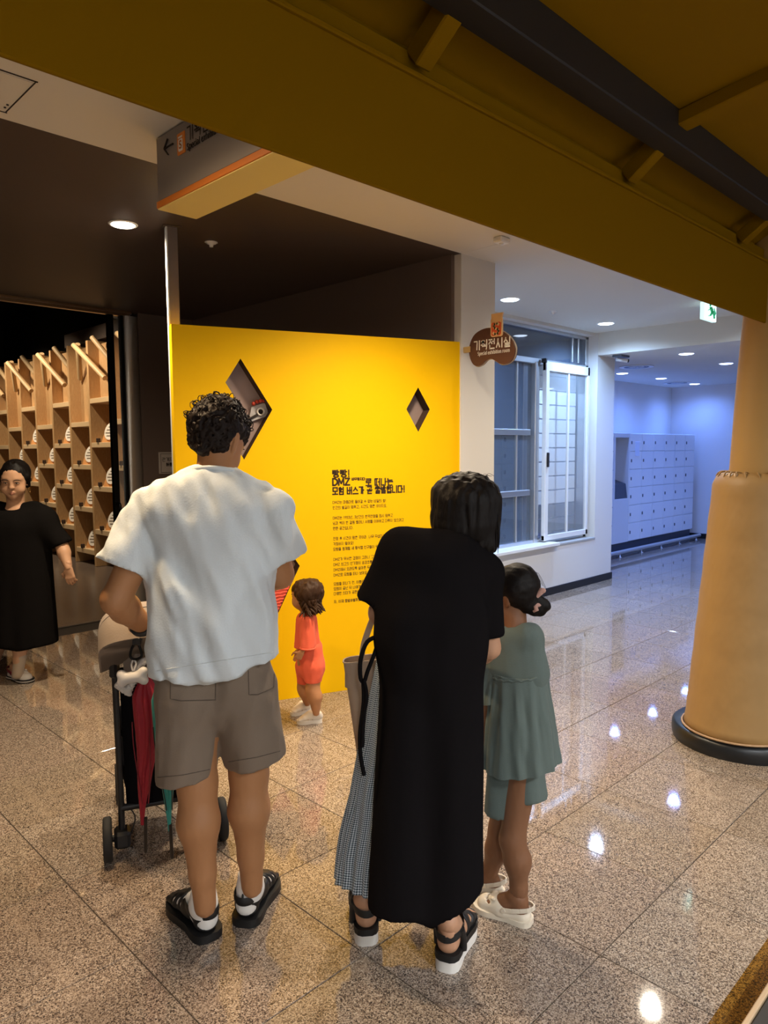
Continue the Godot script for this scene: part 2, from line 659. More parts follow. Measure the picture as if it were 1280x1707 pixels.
func _ready() -> void:
	rng.seed = 7
	# ----- camera -----
	var yaw := deg_to_rad(44.818)
	var pitch := deg_to_rad(-4.905)
	var roll := deg_to_rad(-0.4094)
	cam_f = Vector3(sin(yaw) * cos(pitch), sin(pitch), -cos(yaw) * cos(pitch))
	var r0 := Vector3(cos(yaw), 0, sin(yaw))
	var u0 := r0.cross(cam_f)
	cam_r = r0 * cos(roll) + u0 * sin(roll)
	cam_u = cam_r.cross(cam_f)
	flat_f = Vector3(sin(yaw), 0, -cos(yaw))
	flat_r = r0
	var cam := Camera3D.new()
	cam.name = "camera"
	cam.fov = 70.685
	cam.near = 0.05
	cam.far = 60.0
	add_child(cam)
	cam.transform = Transform3D(Basis(cam_r, cam_u, -cam_f), Vector3(0, EYE, 0))
	cam.current = true
	# ----- surroundings and exposure -----
	var e := Environment.new()
	e.background_mode = Environment.BG_COLOR
	e.background_color = Color("0a0a0c")
	e.tonemap_mode = Environment.TONE_MAPPER_LINEAR
	e.tonemap_exposure = 1.0
	e.sdfgi_enabled = true
	e.ssao_enabled = true
	e.ssil_enabled = true
	var we := WorldEnvironment.new()
	we.name = "surroundings"
	we.environment = e
	add_child(we)

	materials()
	room()
	shop()
	panel()
	pillar_and_window()
	locker_room()
	ceiling_fittings()
	awning()
	column()
	people()
	stroller_and_umbrellas()

const CEIL := 2.97
const WARM := Color(1.0, 0.80, 0.55)
const COOL := Color(0.62, 0.78, 1.0)
const NEUTRAL := Color(1.0, 0.92, 0.80)
const BLUE := Color(0.40, 0.57, 1.0)

func materials() -> void:
	# polished granite: flecks of four minerals, in three tones
	var fleck := noise(0.30, FastNoiseLite.TYPE_CELLULAR, 1, 5)
	fleck.cellular_return_type = FastNoiseLite.RETURN_CELL_VALUE
	fleck.cellular_jitter = 1.0
	fleck.domain_warp_enabled = true
	fleck.domain_warp_amplitude = 6.0
	fleck.domain_warp_frequency = 0.1
	var gt := noise_tex(fleck, 1024, ramp([[0.0, "4a433f"], [0.14, "75685d"], [0.32, "9a8b7c"], [0.55, "b9ab9b"], [0.78, "cdc2b4"], [0.93, "8c7f76"]], true))
	for k in 3:
		var g := mat("granite_%d" % k, ["e4e0dc", "dad4cc", "e0d8d2"][k], 0.04)
		g.albedo_texture = gt
		g.metallic_specular = 0.62
		tri_uv(g, Vector3.ONE * 1.05, true)
		g.uv1_offset = Vector3(0.37, 0.1, 0.21) * k
	mat("grout", "4a423b", 0.8)
	var paint := mat("white_paint", "d9d5cf", 0.75)
	paint.normal_enabled = true
	paint.normal_texture = noise_tex(noise(0.05, FastNoiseLite.TYPE_SIMPLEX_SMOOTH, 4, 3), 512, null, true, 1.0)
	paint.normal_scale = 0.15
	tri_uv(paint, Vector3.ONE * 2.0, true)
	mat("ceiling_paint", "d8d2c6", 0.85)
	mat("dark_paint", "6a5b53", 0.42)
	mat("dark_ceiling", "4a3d36", 0.5)
	mat("black_trim", "17171a", 0.4)
	mat("black_metal", "121214", 0.3, 0.5)
	var steel := mat("brushed_steel", "d9d4cc", 0.3, 0.85)
	steel.normal_enabled = true
	steel.normal_texture = noise_tex(noise(0.03, FastNoiseLite.TYPE_SIMPLEX_SMOOTH, 3, 9), 256, null, true, 3.0)
	steel.normal_scale = 0.25
	tri_uv(steel, Vector3(1.0, 9.0, 1.0))
	mat("aluminium", "c9ccd0", 0.32, 0.85)
	mat("white_metal", "e6e6e4", 0.4, 0.1)
	mat("lamp_rim", "e9e6e0", 0.4)
	mat("print_dark", "241a14", 0.7)
	mat("print_white", "f3eee6", 0.7)
	mat("shop_floor", "6d5f55", 0.22)
	mat("shop_black", "0f0e0e", 0.7)
	var wood := mat("pine_ply", "ffffff", 0.5)
	wood.albedo_texture = noise_tex(noise(0.012, FastNoiseLite.TYPE_SIMPLEX_SMOOTH, 4, 21), 512, ramp([[0.0, "b98f60"], [0.45, "caa272"], [0.6, "c09868"], [1.0, "d6b184"]]))
	tri_uv(wood, Vector3(4.0, 0.7, 4.0))
	mat("pine_edge", "dcbc90", 0.5)
	mat("pine_rod", "cfae80", 0.5)
	mat("brown_board", "4e3322", 0.7)
	var y := mat("yellow_board", "f8c300", 0.55)
	y.metallic_specular = 0.25
	y.normal_enabled = true
	y.normal_texture = noise_tex(noise(0.02, FastNoiseLite.TYPE_SIMPLEX_SMOOTH, 3, 8), 256, null, true, 1.0)
	y.normal_scale = 0.08
	tri_uv(y, Vector3.ONE * 1.5)
	mat("shaded_yellow_steel", "745300", 0.7)  # yellow darkened: the dim light under the roof is put into its colour
	M.shaded_yellow_steel.metallic_specular = 0.15
	mat("glow_white", "ffffff", 0.5)
	var gl := mat("glass", "dfeaf0", 0.03)
	gl.transparency = BaseMaterial3D.TRANSPARENCY_ALPHA
	gl.albedo_color.a = 0.12
	var gl2 := mat("tinted_glass", "5d6c80", 0.03)
	gl2.transparency = BaseMaterial3D.TRANSPARENCY_ALPHA
	gl2.albedo_color.a = 0.45

func glow(key: String, c: Color, power: float) -> StandardMaterial3D:
	var m := mat(key, "ffffff", 0.6)
	m.emission_enabled = true
	m.emission = c
	m.emission_energy_multiplier = power
	return m

func spot(where: Vector3, to: Vector3, c: Color, energy: float, angle: float, size: float, parent: Node = self, soft := 1.0) -> void:
	var l := SpotLight3D.new()
	l.name = numbered("lamp_light", parent)
	l.light_color = c
	l.light_energy = energy
	l.spot_angle = angle
	l.spot_angle_attenuation = soft
	l.spot_range = 25.0
	l.spot_attenuation = 2.0
	l.light_size = size
	l.shadow_enabled = true
	parent.add_child(l, true)
	var up := Vector3.UP if absf((to - where).normalized().y) < 0.99 else Vector3.RIGHT
	l.transform = Transform3D(Basis.looking_at(to - where, up), where - (org if parent != self else Vector3.ZERO))

func downlight(at_p: Vector3, c: Color, energy: float, label: String, r := 0.085, glow_power := 9.0, wide := 82.0, soft := 0.05) -> void:
	var t := thing("ceiling_light", label, "ceiling light", at_p, "round recessed ceiling lights")
	var s := S()
	lathe(s, [[r - 0.003, 0.0], [r - 0.003, -0.005], [r + 0.008, -0.005], [r + 0.012, -0.002], [r + 0.013, 0.0]], at_p, 28)
	obj("rim", s, M.lamp_rim, t)
	s = S()
	lathe(s, [[0.0, -0.014], [r * 0.55, -0.0125], [r * 0.85, -0.009], [r - 0.004, -0.004], [r - 0.004, 0.0]], at_p, 28)
	obj("diffuser", s, glow("glow_%s" % c.to_html(false), c.lerp(Color.WHITE, 0.55), glow_power), t)
	spot(at_p - Vector3(0, 0.03, 0), at_p - Vector3(0, 1, 0), c, energy, wide, soft, t)
	done()

func room() -> void:
	# floor: a grout bed that carries the granite tiles
	var s := S()
	bx(s, -6.0, 14.5, -0.12, -0.005, -3.0, 6.78)
	var fl := struct("floor", s, M.grout)
	var pu := 0.5265
	var pv := 0.5410
	var tile := S()
	box(tile, Vector3(0, -0.008, 0), Vector3(pu - 0.0035, 0.016, pv - 0.0035), 0.0012)
	var tm := mesh_of(tile)
	var seen := []
	var rest := []
	for i in range(-15, 24):
		for j in range(-8, 11):
			var c := P(2.027 + pu * (i + 0.5), 0, 1.07 + pv * (j + 0.5))
			if c.x < -5.7 or c.x > 14.2 or -c.z > 6.5 + pv * 0.3 or -c.z < -2.8: continue
			if c.x > 4.2 and c.x < 8.0 and -c.z > 4.7: continue
			var q := c - Vector3(0, EYE, 0)
			var z := q.dot(cam_f)
			var x := 640.0 + 1203.6 * q.dot(cam_r) / z
			var y := 853.5 - 1203.6 * q.dot(cam_u) / z
			var m := 640.0 / maxf(z, 0.3)
			if z > 0.5 and x > -m and x < 1280 + m and y < 1707 + m and y > 0: seen.append([z, c])
			else: rest.append(c)
	seen.sort_custom(func(p, q): return p[0] < q[0])
	for k in seen.size():
		if k >= 285:
			rest.append(seen[k][1])
			continue
		var o := MeshInstance3D.new()
		o.mesh = tm
		o.material_override = M["granite_%d" % rng.randi_range(0, 2)]
		o.name = numbered("floor_tile", fl)
		o.position = seen[k][1] + Vector3(0, rng.randf_range(-0.0004, 0.0), 0)
		fl.add_child(o, true)
	s = S()
	for c in rest: s.append_from(tm, 0, Transform3D(Basis(), c))
	tag(obj("floor_tiles", s.commit(), M.granite_0, fl), "", "", "", "stuff")
	# ceilings
	s = S()
	bx(s, -6.0, 3.997, CEIL, CEIL + 0.14, -3.0, 3.25)
	struct("ceiling", s, M.ceiling_paint)
	s = S()
	bx(s, 4.0, 8.1, CEIL, CEIL + 0.14, -3.0, 4.5)
	struct("ceiling", s, M.ceiling_paint)
	s = S()
	bx(s, -3.0, 4.0, CEIL, CEIL + 0.14, 3.252, 6.84)
	struct("ceiling", s, M.dark_ceiling)
	s = S()
	bx(s, 7.87, 14.3, 2.71, 2.97, -3.0, 6.0)
	struct("ceiling", s, M.ceiling_paint)
	# walls that close the hall behind and beside the camera
	s = S()
	bx(s, -6.2, 14.5, 0.0, 3.1, -3.2, -3.0)
	struct("wall_back", s, M.white_paint)
	s = S()
	bx(s, -6.2, -6.0, 0.0, 3.1, -3.0, 3.4)
	bx(s, -3.2, -3.0, 0.0, 3.1, 3.2, 6.9)
	bx(s, -6.2, -3.0, 0.0, 3.1, 3.25, 3.4)
	struct("wall_left", s, M.white_paint)
	# foyer: dark right-hand wall and the dark wall beside the shop
	s = S()
	bx(s, 3.965, 3.999, 0.0, CEIL, 3.31, 6.9)
	struct("wall_foyer", s, M.dark_paint)
	s = S()
	bx(s, 3.372, 3.965, 0.0, CEIL, 6.78, 6.95)
	struct("wall_shop", s, M.dark_paint)
	s = S()
	bx(s, -3.0, 0.2, 0.0, CEIL, 6.78, 6.95)
	struct("wall_shop", s, M.dark_paint)
	# flat access hatch
	var t := thing("access_hatch", "square ceiling access hatch with thin dark outline, top left", "hatch", P(0.7, CEIL, 3.015))
	s = S()
	bx(s, 0.36, 1.045, CEIL - 0.003, CEIL, 2.86, 3.17)
	obj("panel", s, M.ceiling_paint, t)
	s = S()
	for q in [[0.33, 1.06, 2.844, 2.850], [0.33, 1.06, 3.18, 3.184], [1.052, 1.056, 2.844, 3.184], [0.33, 0.334, 2.844, 3.184]]:
		bx(s, q[0], q[1], CEIL - 0.0025, CEIL, q[2], q[3])
	obj("gap", s, M.print_dark, t)
	s = S()
	for q in [[1.036, 3.10], [1.036, 3.13]]:
		lathe(s, [[0.0, -0.006], [0.005, -0.006], [0.005, 0.0]], P(q[0], CEIL, q[1]), 8)
	obj("screw", s, M.print_dark, t)
	done()
	# slim metal post at the left end of the yellow wall
	var b := P(2.232, 0, 4.085)
	t = thing("metal_post", "slim metal post rising from the left end of the yellow wall to the dark ceiling", "post", b)
	var d := (P(4.0, 0, 3.28) - P(2.17, 0, 3.97)).normalized()
	var nn := d.cross(Vector3.UP)
	s = S()
	box(s, b + Vector3(0, CEIL / 2, 0) + d * 0.03 , Vector3(0.062, CEIL, 0.045), 0.003, Basis(d, Vector3.UP, d.cross(Vector3.UP)))
	obj("shaft", s, mat("taupe_metal", "85766c", 0.4, 0.4), t)
	s = S()
	box(s, b + Vector3(0, CEIL / 2, 0) - d * 0.003, Vector3(0.010, CEIL - 0.01, 0.05), 0.002, Basis(d, Vector3.UP, d.cross(Vector3.UP)))
	obj("edge_strip", s, M.white_metal, t)
	s = S()
	box(s, b + Vector3(0, CEIL - 0.004, 0) + d * 0.03, Vector3(0.11, 0.008, 0.08), 0.002, Basis(d, Vector3.UP, d.cross(Vector3.UP)))
	obj("cap_plate", s, M.dark_ceiling, t)
	done()
	# notice on the dark wall
	t = thing("notice_sign", "small white framed notice on the dark wall beside the yellow wall", "sign", P(3.66, 1.5, 6.77))
	s = S()
	bx(s, 3.535, 3.80, 1.395, 1.615, 6.765, 6.78, 0.002)
	obj("plate", s, mat("notice_grey", "b9aea6", 0.5), t)
	s = S()
	for q in [[3.552, 3.79, 1.595, 1.599], [3.552, 3.79, 1.408, 1.412], [3.552, 3.556, 1.408, 1.599], [3.786, 3.79, 1.408, 1.599]]:
		bx(s, q[0], q[1], q[2], q[3], 6.7635, 6.766)
	obj("border", s, M.print_dark, t)
	s = S()
	write(s, "관계자만", P(3.566, 1.56, 6.765), Vector3.RIGHT, Vector3.UP, 0.04, 0.0045)
	write(s, "허용합니다", P(3.61, 1.507, 6.765), Vector3.RIGHT, Vector3.UP, 0.036, 0.008)
	obj("lettering", s, M.print_dark, t)
	done()
	# hanging direction sign
	t = thing("hanging_sign", "grey box sign with an arrow hanging from the ceiling behind the yellow beam", "sign", P(1.67, 2.9, 2.4))
	s = S()
	bx(s, 1.595, 1.78, 2.70, 2.965, 1.9, 2.985, 0.004)
	obj("body", s, mat("sign_grey", "8d8682", 0.45, 0.2), t)
	s = S()
	bx(s, 1.59, 1.785, 2.672, 2.70, 1.9, 2.989, 0.002)
	obj("orange_strip", s, mat("sign_orange", "c2702a", 0.5), t)
	s = S()
	bx(s, 1.594, 1.781, 2.668, 2.672, 1.9, 2.985)
	obj("bottom_plate", s, mat("sign_cream", "d9c27c", 0.5), t)
	var ex := P(0, 0, -1)
	s = S()
	var q0 := P(1.594, 2.9, 2.91)
	for k in [[0, 0, .075, 0], [0, 0, .032, .032], [0, 0, .032, -.032]]:
		bar(s, q0 + ex * k[0] + Vector3.UP * k[1], q0 + ex * k[2] + Vector3.UP * k[3], 0.004, 0.011, 0.0, Vector3.RIGHT)
	obj("arrow", s, M.print_dark, t)
	s = S()
	write(s, "기획전시실", P(1.594, 2.932, 2.725), ex, Vector3.UP, 0.06, 0.007, .92)
	obj("lettering", s, M.print_dark, t)
	latin("Special exhibition room", P(1.5935, 2.832, 2.725), ex, Vector3.UP, 0.34, 0.036, M.print_dark, t)
	s = S()
	bx(s, 1.590, 1.596, 2.84, 2.925, 2.74, 2.80, 0.002)
	obj("badge", s, mat("badge_orange", "e8892f", 0.5), t)
	s = S()
	prism(s, rounded(0.034, 0.048, 0.006), P(1.5895, 2.875, 2.77), ex, Vector3.UP, P(-0.001, 0, 0))
	bx(s, 1.5885, 1.590, 2.904, 2.910, 2.755, 2.787)
	obj("badge_mark", s, M.print_white, t)
	s = S()
	write(s, "S", P(1.5885, 2.893, 2.780), ex, Vector3.UP, 0.034, 0.006, 1.0)
	obj("badge_letter", s, mat("badge_orange", "e8892f", 0.5), t)
	s = S()
	bx(s, 1.5935, 1.595, 2.86, 2.90, 2.30, 2.306)
	obj("divider", s, M.print_dark, t)
	done()

func shop() -> void:
	var s := S()
	bx(s, -4.0, 5.2, -0.12, -0.002, 6.781, 15.0)
	struct("floor", s, M.shop_floor)
	s = S()
	bx(s, -4.0, 5.2, 4.2, 4.3, 6.85, 15.0)
	struct("ceiling", s, M.shop_black)
	s = S()
	bx(s, 4.72, 5.2, 0.0, 4.2, 6.95, 15.0)
	bx(s, 3.97, 4.72, 0.0, 4.2, 6.95, 7.05)
	bx(s, -4.2, -4.0, 0.0, 4.2, 6.78, 15.0)
	bx(s, -4.0, 5.2, 0.0, 4.2, 15.0, 15.2)
	bx(s, -3.2, 5.2, CEIL + 0.02, 4.3, 6.845, 6.95)
	struct("wall_shop", s, M.shop_black)
	# threshold, head strip, steel column, glazed door frame
	s = S()
	bx(s, 0.2, 3.3, 0.0, 0.012, 6.765, 6.80, 0.003)
	struct("trim_1", s, mat("threshold_metal", "8e8174", 0.35, 0.6))
	s = S()
	bx(s, -1.0, 3.3, 2.925, 2.97, 6.80, 6.845, 0.004)
	bx(s, -1.0, 3.3, 2.95, 2.975, 6.765, 6.80, 0.004)
	struct("trim_2", s, mat("bronze_strip", "a58c70", 0.3, 0.9))
	var t := thing("steel_column", "brushed steel half column beside the shop door", "column", P(3.30, 0, 6.80))
	s = S()
	var poly := PackedVector2Array([Vector2(-0.08, 0.0), Vector2(-0.08, 0.05), Vector2(-0.06, 0.075), Vector2(0, 0.088), Vector2(0.06, 0.075), Vector2(0.08, 0.05), Vector2(0.08, 0.0)])
	prism(s, poly, P(3.295, 0.0, 6.86), Vector3.RIGHT, P(0, 0, -1), Vector3(0, 2.93, 0), true)
	obj("shaft", s, M.brushed_steel, t)
	done()
	t = thing("door_frame", "black metal door frame with tall glass pane at the shop entrance", "door", P(3.1, 0, 6.8))
	s = S()
	bx(s, 3.075, 3.128, 0.0, 2.925, 6.79, 6.85, 0.004)
	bx(s, 3.195, 3.222, 0.0, 2.925, 6.78, 6.85, 0.004)
	bx(s, 3.128, 3.2, 0.0, 0.06, 6.79, 6.84, 0.004)
	obj("frame", s, M.black_metal, t)
	s = S()
	bx(s, 3.125, 3.2, 0.06, 2.92, 6.815, 6.823)
	obj("pane", s, M.glass, t)
	s = S()
	tube(s, smooth_path([P(3.09, 1.12, 6.79), P(3.09, 1.12, 6.73), P(3.09, 1.05, 6.72), P(3.09, 0.95, 6.73), P(3.09, 0.95, 6.79)]), 0.016, 8)
	obj("handle", s, M.black_metal, t)
	done()
	# bookcase of staggered bays
	var U := 4.25
	var dep := 0.44
	t = thing("bookcase", "tall pale wood bookcase with staggered cubbies and slanting branch rods", "bookcase", P(U + dep / 2, 0, 10.5))
	var ups := [7.35, 8.03, 8.71, 9.39, 10.07, 10.753, 11.42, 12.11, 12.78, 13.45, 14.12]
	for k in ups.size():
		var v: float = ups[k]
		s = S()
		bx(s, U, U + dep, 0.0, 3.16 + v * 0.0, v, v + 0.055, 0.004)
		obj("upright", s, M.pine_ply, t)
	s = S()
	bx(s, U + dep, U + dep + 0.03, 0.05, 3.10, ups[0], ups[-1] + 0.05)
	obj("back_panel", s, M.brown_board, t)
	var names := ["third", "second", "first", "nearest", "next nearest", "third nearest", "fourth nearest", "fifth nearest", "farthest but two", "farthest but one"]
	var rows := ["topmost", "second from top", "third from top", "lowest but one", "lowest", "floor level"]
	for k in ups.size() - 1:
		var v0: float = ups[k] + 0.055
		var v1: float = ups[k + 1]
		var top := 2.36 if k % 2 == 1 else 2.05
		s = S()
		bx(s, U + 0.03, U + dep, top, 3.12, v0, v1)
		# the tall closed field above the highest board
		var fm := S()
		bx(fm, U + 0.16, U + 0.18, top, 3.12, v0, v1)
		obj("top_panel", fm, M.pine_ply, t)
		var h := top
		var n := 0
		while h > 0.1:
			s = S()
			bx(s, U + 0.003, U + dep, h - 0.07, h, v0 - 0.002, v1 + 0.002, 0.004)
			obj("shelf", s, M.pine_edge, t)
			h -= 0.608
			n += 1
		# branch rods leaning out of the bay tops
		var rod := S()
		if k % 2 == 1:
			tube(rod, [P(U - 0.12, 3.10, v1 + 0.17), P(U - 0.02, 2.60, v0 + 0.06)], 0.036, 10)
			obj("branch", rod, M.pine_rod, t)
			rod = S()
			tube(rod, [P(U - 0.03, 3.17, v1 - 0.24), P(U + 0.10, 2.80, v0 + 0.04)], 0.036, 10)
		else:
			tube(rod, [P(U - 0.06, 3.12, v0 + 0.12), P(U + 0.12, 2.68, v0 + 0.52)], 0.036, 10)
		obj("branch", rod, M.pine_rod, t)
	done()
	var proto: Node3D
	var bay_names := ["", "", "half hidden by the door post", "first from the door post", "second from the door post", "third from the door post", "fourth from the door post", "fifth from the door post", "sixth from the door post"]
	var row_names := ["highest", "second highest", "third highest", "fourth highest"]
	for k in range(2, 9):
		var top := 2.36 if k % 2 == 1 else 2.05
		for n in range(1, 4):
			var h := top - 0.608 * n
			if h < 0.1: continue
			var base := P(U + 0.10, h, ups[k] + 0.33)
			if proto == null:
				t = thing("info_card", "", "info card", base, "round topped info cards in the bookcase")
				var poly2 := PackedVector2Array([Vector2(-0.12, 0), Vector2(0.12, 0)])
				for q in 9:
					var a := PI * q / 8.0
					poly2.append(Vector2(cos(a) * 0.12 * (1.0 if q < 1 or q > 7 else 0.92), 0.06 + sin(a) * 0.24))
				var lean := Vector3(0.25, 1, 0).normalized()
				var cx := P(0, 0, -1).rotated(Vector3.UP, 0.5)
				s = S()
				prism(s, poly2, base, cx, lean, cx.cross(lean) * -0.02)
				obj("card", s, mat("card_orange", "d9995a", 0.6), t)
				var nf := cx.cross(lean).normalized()
				if nf.x > 0: nf = -nf
				s = S()
				var po := PackedVector2Array()
				for q in 16: po.append(Vector2(cos(TAU * q / 16) * 0.094, 0.155 + sin(TAU * q / 16) * 0.125))
				prism(s, po, base + nf * 0.021, cx, lean, nf * 0.002)
				obj("label", s, mat("card_white", "f1e9dc", 0.6), t)
				s = S()
				for r in 5:
					var w: float = [0.05, 0.08, 0.12, 0.14, 0.09][r]
					var o: Vector3 = base + nf * 0.0245 + lean * (0.245 - r * 0.042)
					face(s, [o - cx * w / 2, o + cx * w / 2, o + cx * w / 2 + lean * 0.017, o - cx * w / 2 + lean * 0.017], nf)
				obj("print_lines", s, mat("card_print", "7a6a58", 0.7), t)
				s = S()
				box(s, base - cx * 0.15 + Vector3(-0.02, 0.03, 0), Vector3(0.05, 0.06, 0.04), 0.006)
				obj("peg", s, mat("card_peg", "3a2b22", 0.6), t)
				proto = t
				done()
			else:
				t = proto.duplicate()
				t.name = numbered("info_card", self)
				add_child(t, true)
				t.position = base
			t.set_meta("label", "white info card in bookcase bay %s, %s card there" % [bay_names[k], row_names[n - 1]])
	# dark duct and small white box on the wall above, black ceiling track
	s = S()
	bx(s, 4.50, 4.72, 3.22, 3.42, 7.2, 11.5, 0.004)
	var du := tag(obj("wall_duct", s, mat("duct_grey", "5b5049", 0.5)), "dark grey duct along the wall above the bookcase", "duct")
	t = thing("wall_speaker", "small white wall speaker above the bookcase near the door post", "speaker", P(4.60, 3.5, 9.72))
	s = S()
	box(s, P(4.60, 3.54, 9.72), Vector3(0.2, 0.17, 0.24), 0.03)
	obj("housing", s, M.white_metal, t)
	s = S()
	box(s, P(4.60, 3.54, 9.59), Vector3(0.05, 0.05, 0.02), 0.006)
	obj("socket", s, M.black_trim, t)
	done()
	for k in 3:
		var u := 1.1 + k * 1.0
		t = thing("track_rail", "black ceiling track rail with lamp heads inside the dark shop, %s" % ["leftmost rail", "middle rail", "rail nearest the bookcase"][k], "track light", P(u, 3.9, 10.0), "track rails in the shop")
		s = S()
		bx(s, u - 0.03, u + 0.03, 3.85, 3.92, 7.0, 14.5, 0.004)
		obj("rail", s, mat("rail_grey", "5a5550", 0.4, 0.2), t)
		for j in 4:
			var v := 8.4 + j * 1.55
			s = S()
			bar(s, P(u, 3.85, v), P(u + 0.1, 3.66, v), 0.09, 0.09, 0.01)
			obj("lamp_head", s, M.black_metal, t)
			if k == 2:
				var f := P(u + 0.11, 3.64, v)
				spot(f, P(4.35, 1.9, v + 0.1), NEUTRAL, 5.5, 50.0, 0.05, t)
				s = S()
				lathe(s, [[0.0, 0.0], [0.035, 0.0], [0.035, 0.006], [0.0, 0.006]], f, 14)
				obj("lens", s, glow("glow_shop", WARM, 3.0), t)
		done()

func panel() -> void:
	var A := P(2.172, 0, 3.955)
	var B := P(4.012, 0, 3.2575)
	var d := (B - A).normalized()
	var L := A.distance_to(B)
	var out := d.cross(Vector3.UP).normalized()
	if out.dot(Vector3(0, 0, 1)) < 0: out = -out
	var t := thing("yellow_wall", "freestanding bright yellow wall with diamond cut-outs and dark Korean lettering", "partition", A + d * L / 2)
	var holes := [
		[Vector2(.407, 2.187), Vector2(.601, 1.878), Vector2(.415, 1.567), Vector2(.318, 1.728), Vector2(.412, 1.878), Vector2(.311, 2.038)],
		[Vector2(1.628, 2.046), Vector2(1.718, 1.897), Vector2(1.628, 1.743), Vector2(1.538, 1.897)],
		[Vector2(.614, 1.10), Vector2(.763, .874), Vector2(.614, .578), Vector2(.465, .874)]]
	# the board is laid out in upright strips between the corners of the cut-outs
	var basis := Basis(d, Vector3.UP, out)
	var sy := S()
	var sb := S()
	var xs := [0.0, L]
	for h in holes: for q in h: xs.append(q.x)
	xs.sort()
	for z in [0.0, -0.10]:
		for i in xs.size() - 1:
			var x0: float = xs[i]
			var x1: float = xs[i + 1]
			if x1 - x0 < 1e-5: continue
			var cuts := [[0.0, 0.0, 0.0], [2.37, 2.37, 2.37]]
			for h in holes:
				for k in h.size():
					var a: Vector2 = h[k]
					var b: Vector2 = h[(k + 1) % h.size()]
					if a.x > b.x:
						var c2 := a
						a = b
						b = c2
					if a.x <= x0 + 1e-6 and b.x >= x1 - 1e-6 and b.x - a.x > 1e-6:
						var y0 := lerpf(a.y, b.y, (x0 - a.x) / (b.x - a.x))
						var y1 := lerpf(a.y, b.y, (x1 - a.x) / (b.x - a.x))
						cuts.append([(y0 + y1) / 2, y0, y1])
			cuts.sort_custom(func(p, q): return p[0] < q[0])
			for k in range(0, cuts.size() - 1, 2):
				face(sy, [A + basis * Vector3(x0, cuts[k][1], z), A + basis * Vector3(x1, cuts[k][2], z), A + basis * Vector3(x1, cuts[k + 1][2], z), A + basis * Vector3(x0, cuts[k + 1][1], z)], out if z == 0.0 else -out)
	for q in [[0.0, 0.0, L, 0.0], [L, 0.0, L, 2.37], [L, 2.37, 0.0, 2.37], [0.0, 2.37, 0.0, 0.0]]:
		var a := Vector3(q[0], q[1], 0)
		var b := Vector3(q[2], q[3], 0)
		var dz := Vector3(0, 0, -0.10)
		face(sy, [A + basis * a, A + basis * b, A + basis * (b + dz), A + basis * (a + dz)], basis * ((a + b) / 2 - Vector3(L / 2, 1.185, 0)))
	for h in holes:
		for k in h.size():
			var a := Vector3(h[k].x, h[k].y, 0)
			var h2: Vector2 = h[(k + 1) % h.size()]
			var b := Vector3(h2.x, h2.y, 0)
			var dz := Vector3(0, 0, -0.10)
			var nrm := (b - a).cross(Vector3(0, 0, 1))
			face(sb, [A + basis * a, A + basis * b, A + basis * (b + dz), A + basis * (a + dz)], basis * -nrm)
	obj("board", sy, M.yellow_board, t)
	obj("cut_edge", sb, mat("cut_edge", "4a3428", 0.7), t)
	# backing boards seen through the cut-outs
	var back := mat("backing_board", "9c8680", 0.7)
	for h in [[0.22, 0.68, 1.5, 2.25], [1.47, 1.78, 1.68, 2.1], [0.4, 0.83, 0.5, 1.16]]:
		var s := S()
		box(s, A + d * ((h[0] + h[1]) / 2) + Vector3.UP * ((h[2] + h[3]) / 2) - out * 0.115, Vector3(h[1] - h[0], h[3] - h[2], 0.028), 0.0, basis)
		obj("backing", s, back, t)
	# coral knitted strip in the lower cut-out
	var s := S()
	for k in 17:
		var y := 0.575 + k * 0.0105
		var hw := minf(0.155, (y - 0.57) * 0.51 + 0.012)
		var pts := []
		for j in 9: pts.append(A + d * (.614 - hw + hw * 2 * j / 8.0) + Vector3.UP * (y + (0.02 if k == 16 else 0.0) * j / 8.0 + sin(j * 2.3 + k) * 0.0035 + 0.012 * (j / 8.0 - .5)) - out * (0.020 + 0.004 * (k % 2)))
		tube(s, pts, 0.0075, 6)
	prism(s, PackedVector2Array([Vector2(.614, .582), Vector2(.692, .735), Vector2(.536, .735)]), A - out * 0.035, d, Vector3.UP, out * 0.012)
	obj("coral_yarn", s, mat("coral_yarn", "e8604a", 0.8), t)
	# small printed figure in the upper cut-out: a grey sheet with red beads and a ring
	s = S()
	prism(s, PackedVector2Array([Vector2(.465, 1.80), Vector2(.60, 1.845), Vector2(.575, 1.925), Vector2(.49, 1.90)]), A - out * 0.098, d, Vector3.UP, out * 0.02)
	obj("grey_sheet", s, mat("sheet_grey", "b9b4b2", 0.6), t)
	s = S()
	for q in [[.50, 1.918], [.522, 1.930], [.545, 1.936], [.567, 1.938]]: ball(s, A + d * q[0] + Vector3.UP * q[1] - out * 0.07, Vector3.ONE * 0.013, Basis(), 8)
	obj("red_bead", s, mat("red_bead", "c8442c", 0.5), t)
	s = S()
	var ring := []
	for k in 18: ring.append(A + d * (.545 + cos(TAU * k / 18) * .021) + Vector3.UP * (1.868 + sin(TAU * k / 18) * .021) - out * 0.07)
	tube(s, ring, 0.006, 6, true)
	obj("ring", s, M.print_white, t)
	s = S()
	ball(s, A + d * .545 + Vector3.UP * 1.868 - out * 0.075, Vector3(.016, .016, .008), basis, 10)
	tube(s, [A + d * .525 + Vector3.UP * 1.85 - out * 0.07, A + d * .47 + Vector3.UP * 1.82 - out * 0.07, A + d * .435 + Vector3.UP * 1.805 - out * 0.07], 0.008, 6)
	obj("figure", s, M.print_dark, t)
	# lettering
	var ink := mat("panel_ink", "3a2608", 0.7)
	s = S()
	var ex := d
	var p0 := A + d * 0.995
	write(s, "빵빵!", p0 + Vector3.UP * 1.492, ex, Vector3.UP, 0.050, 0.0092, 1.03)
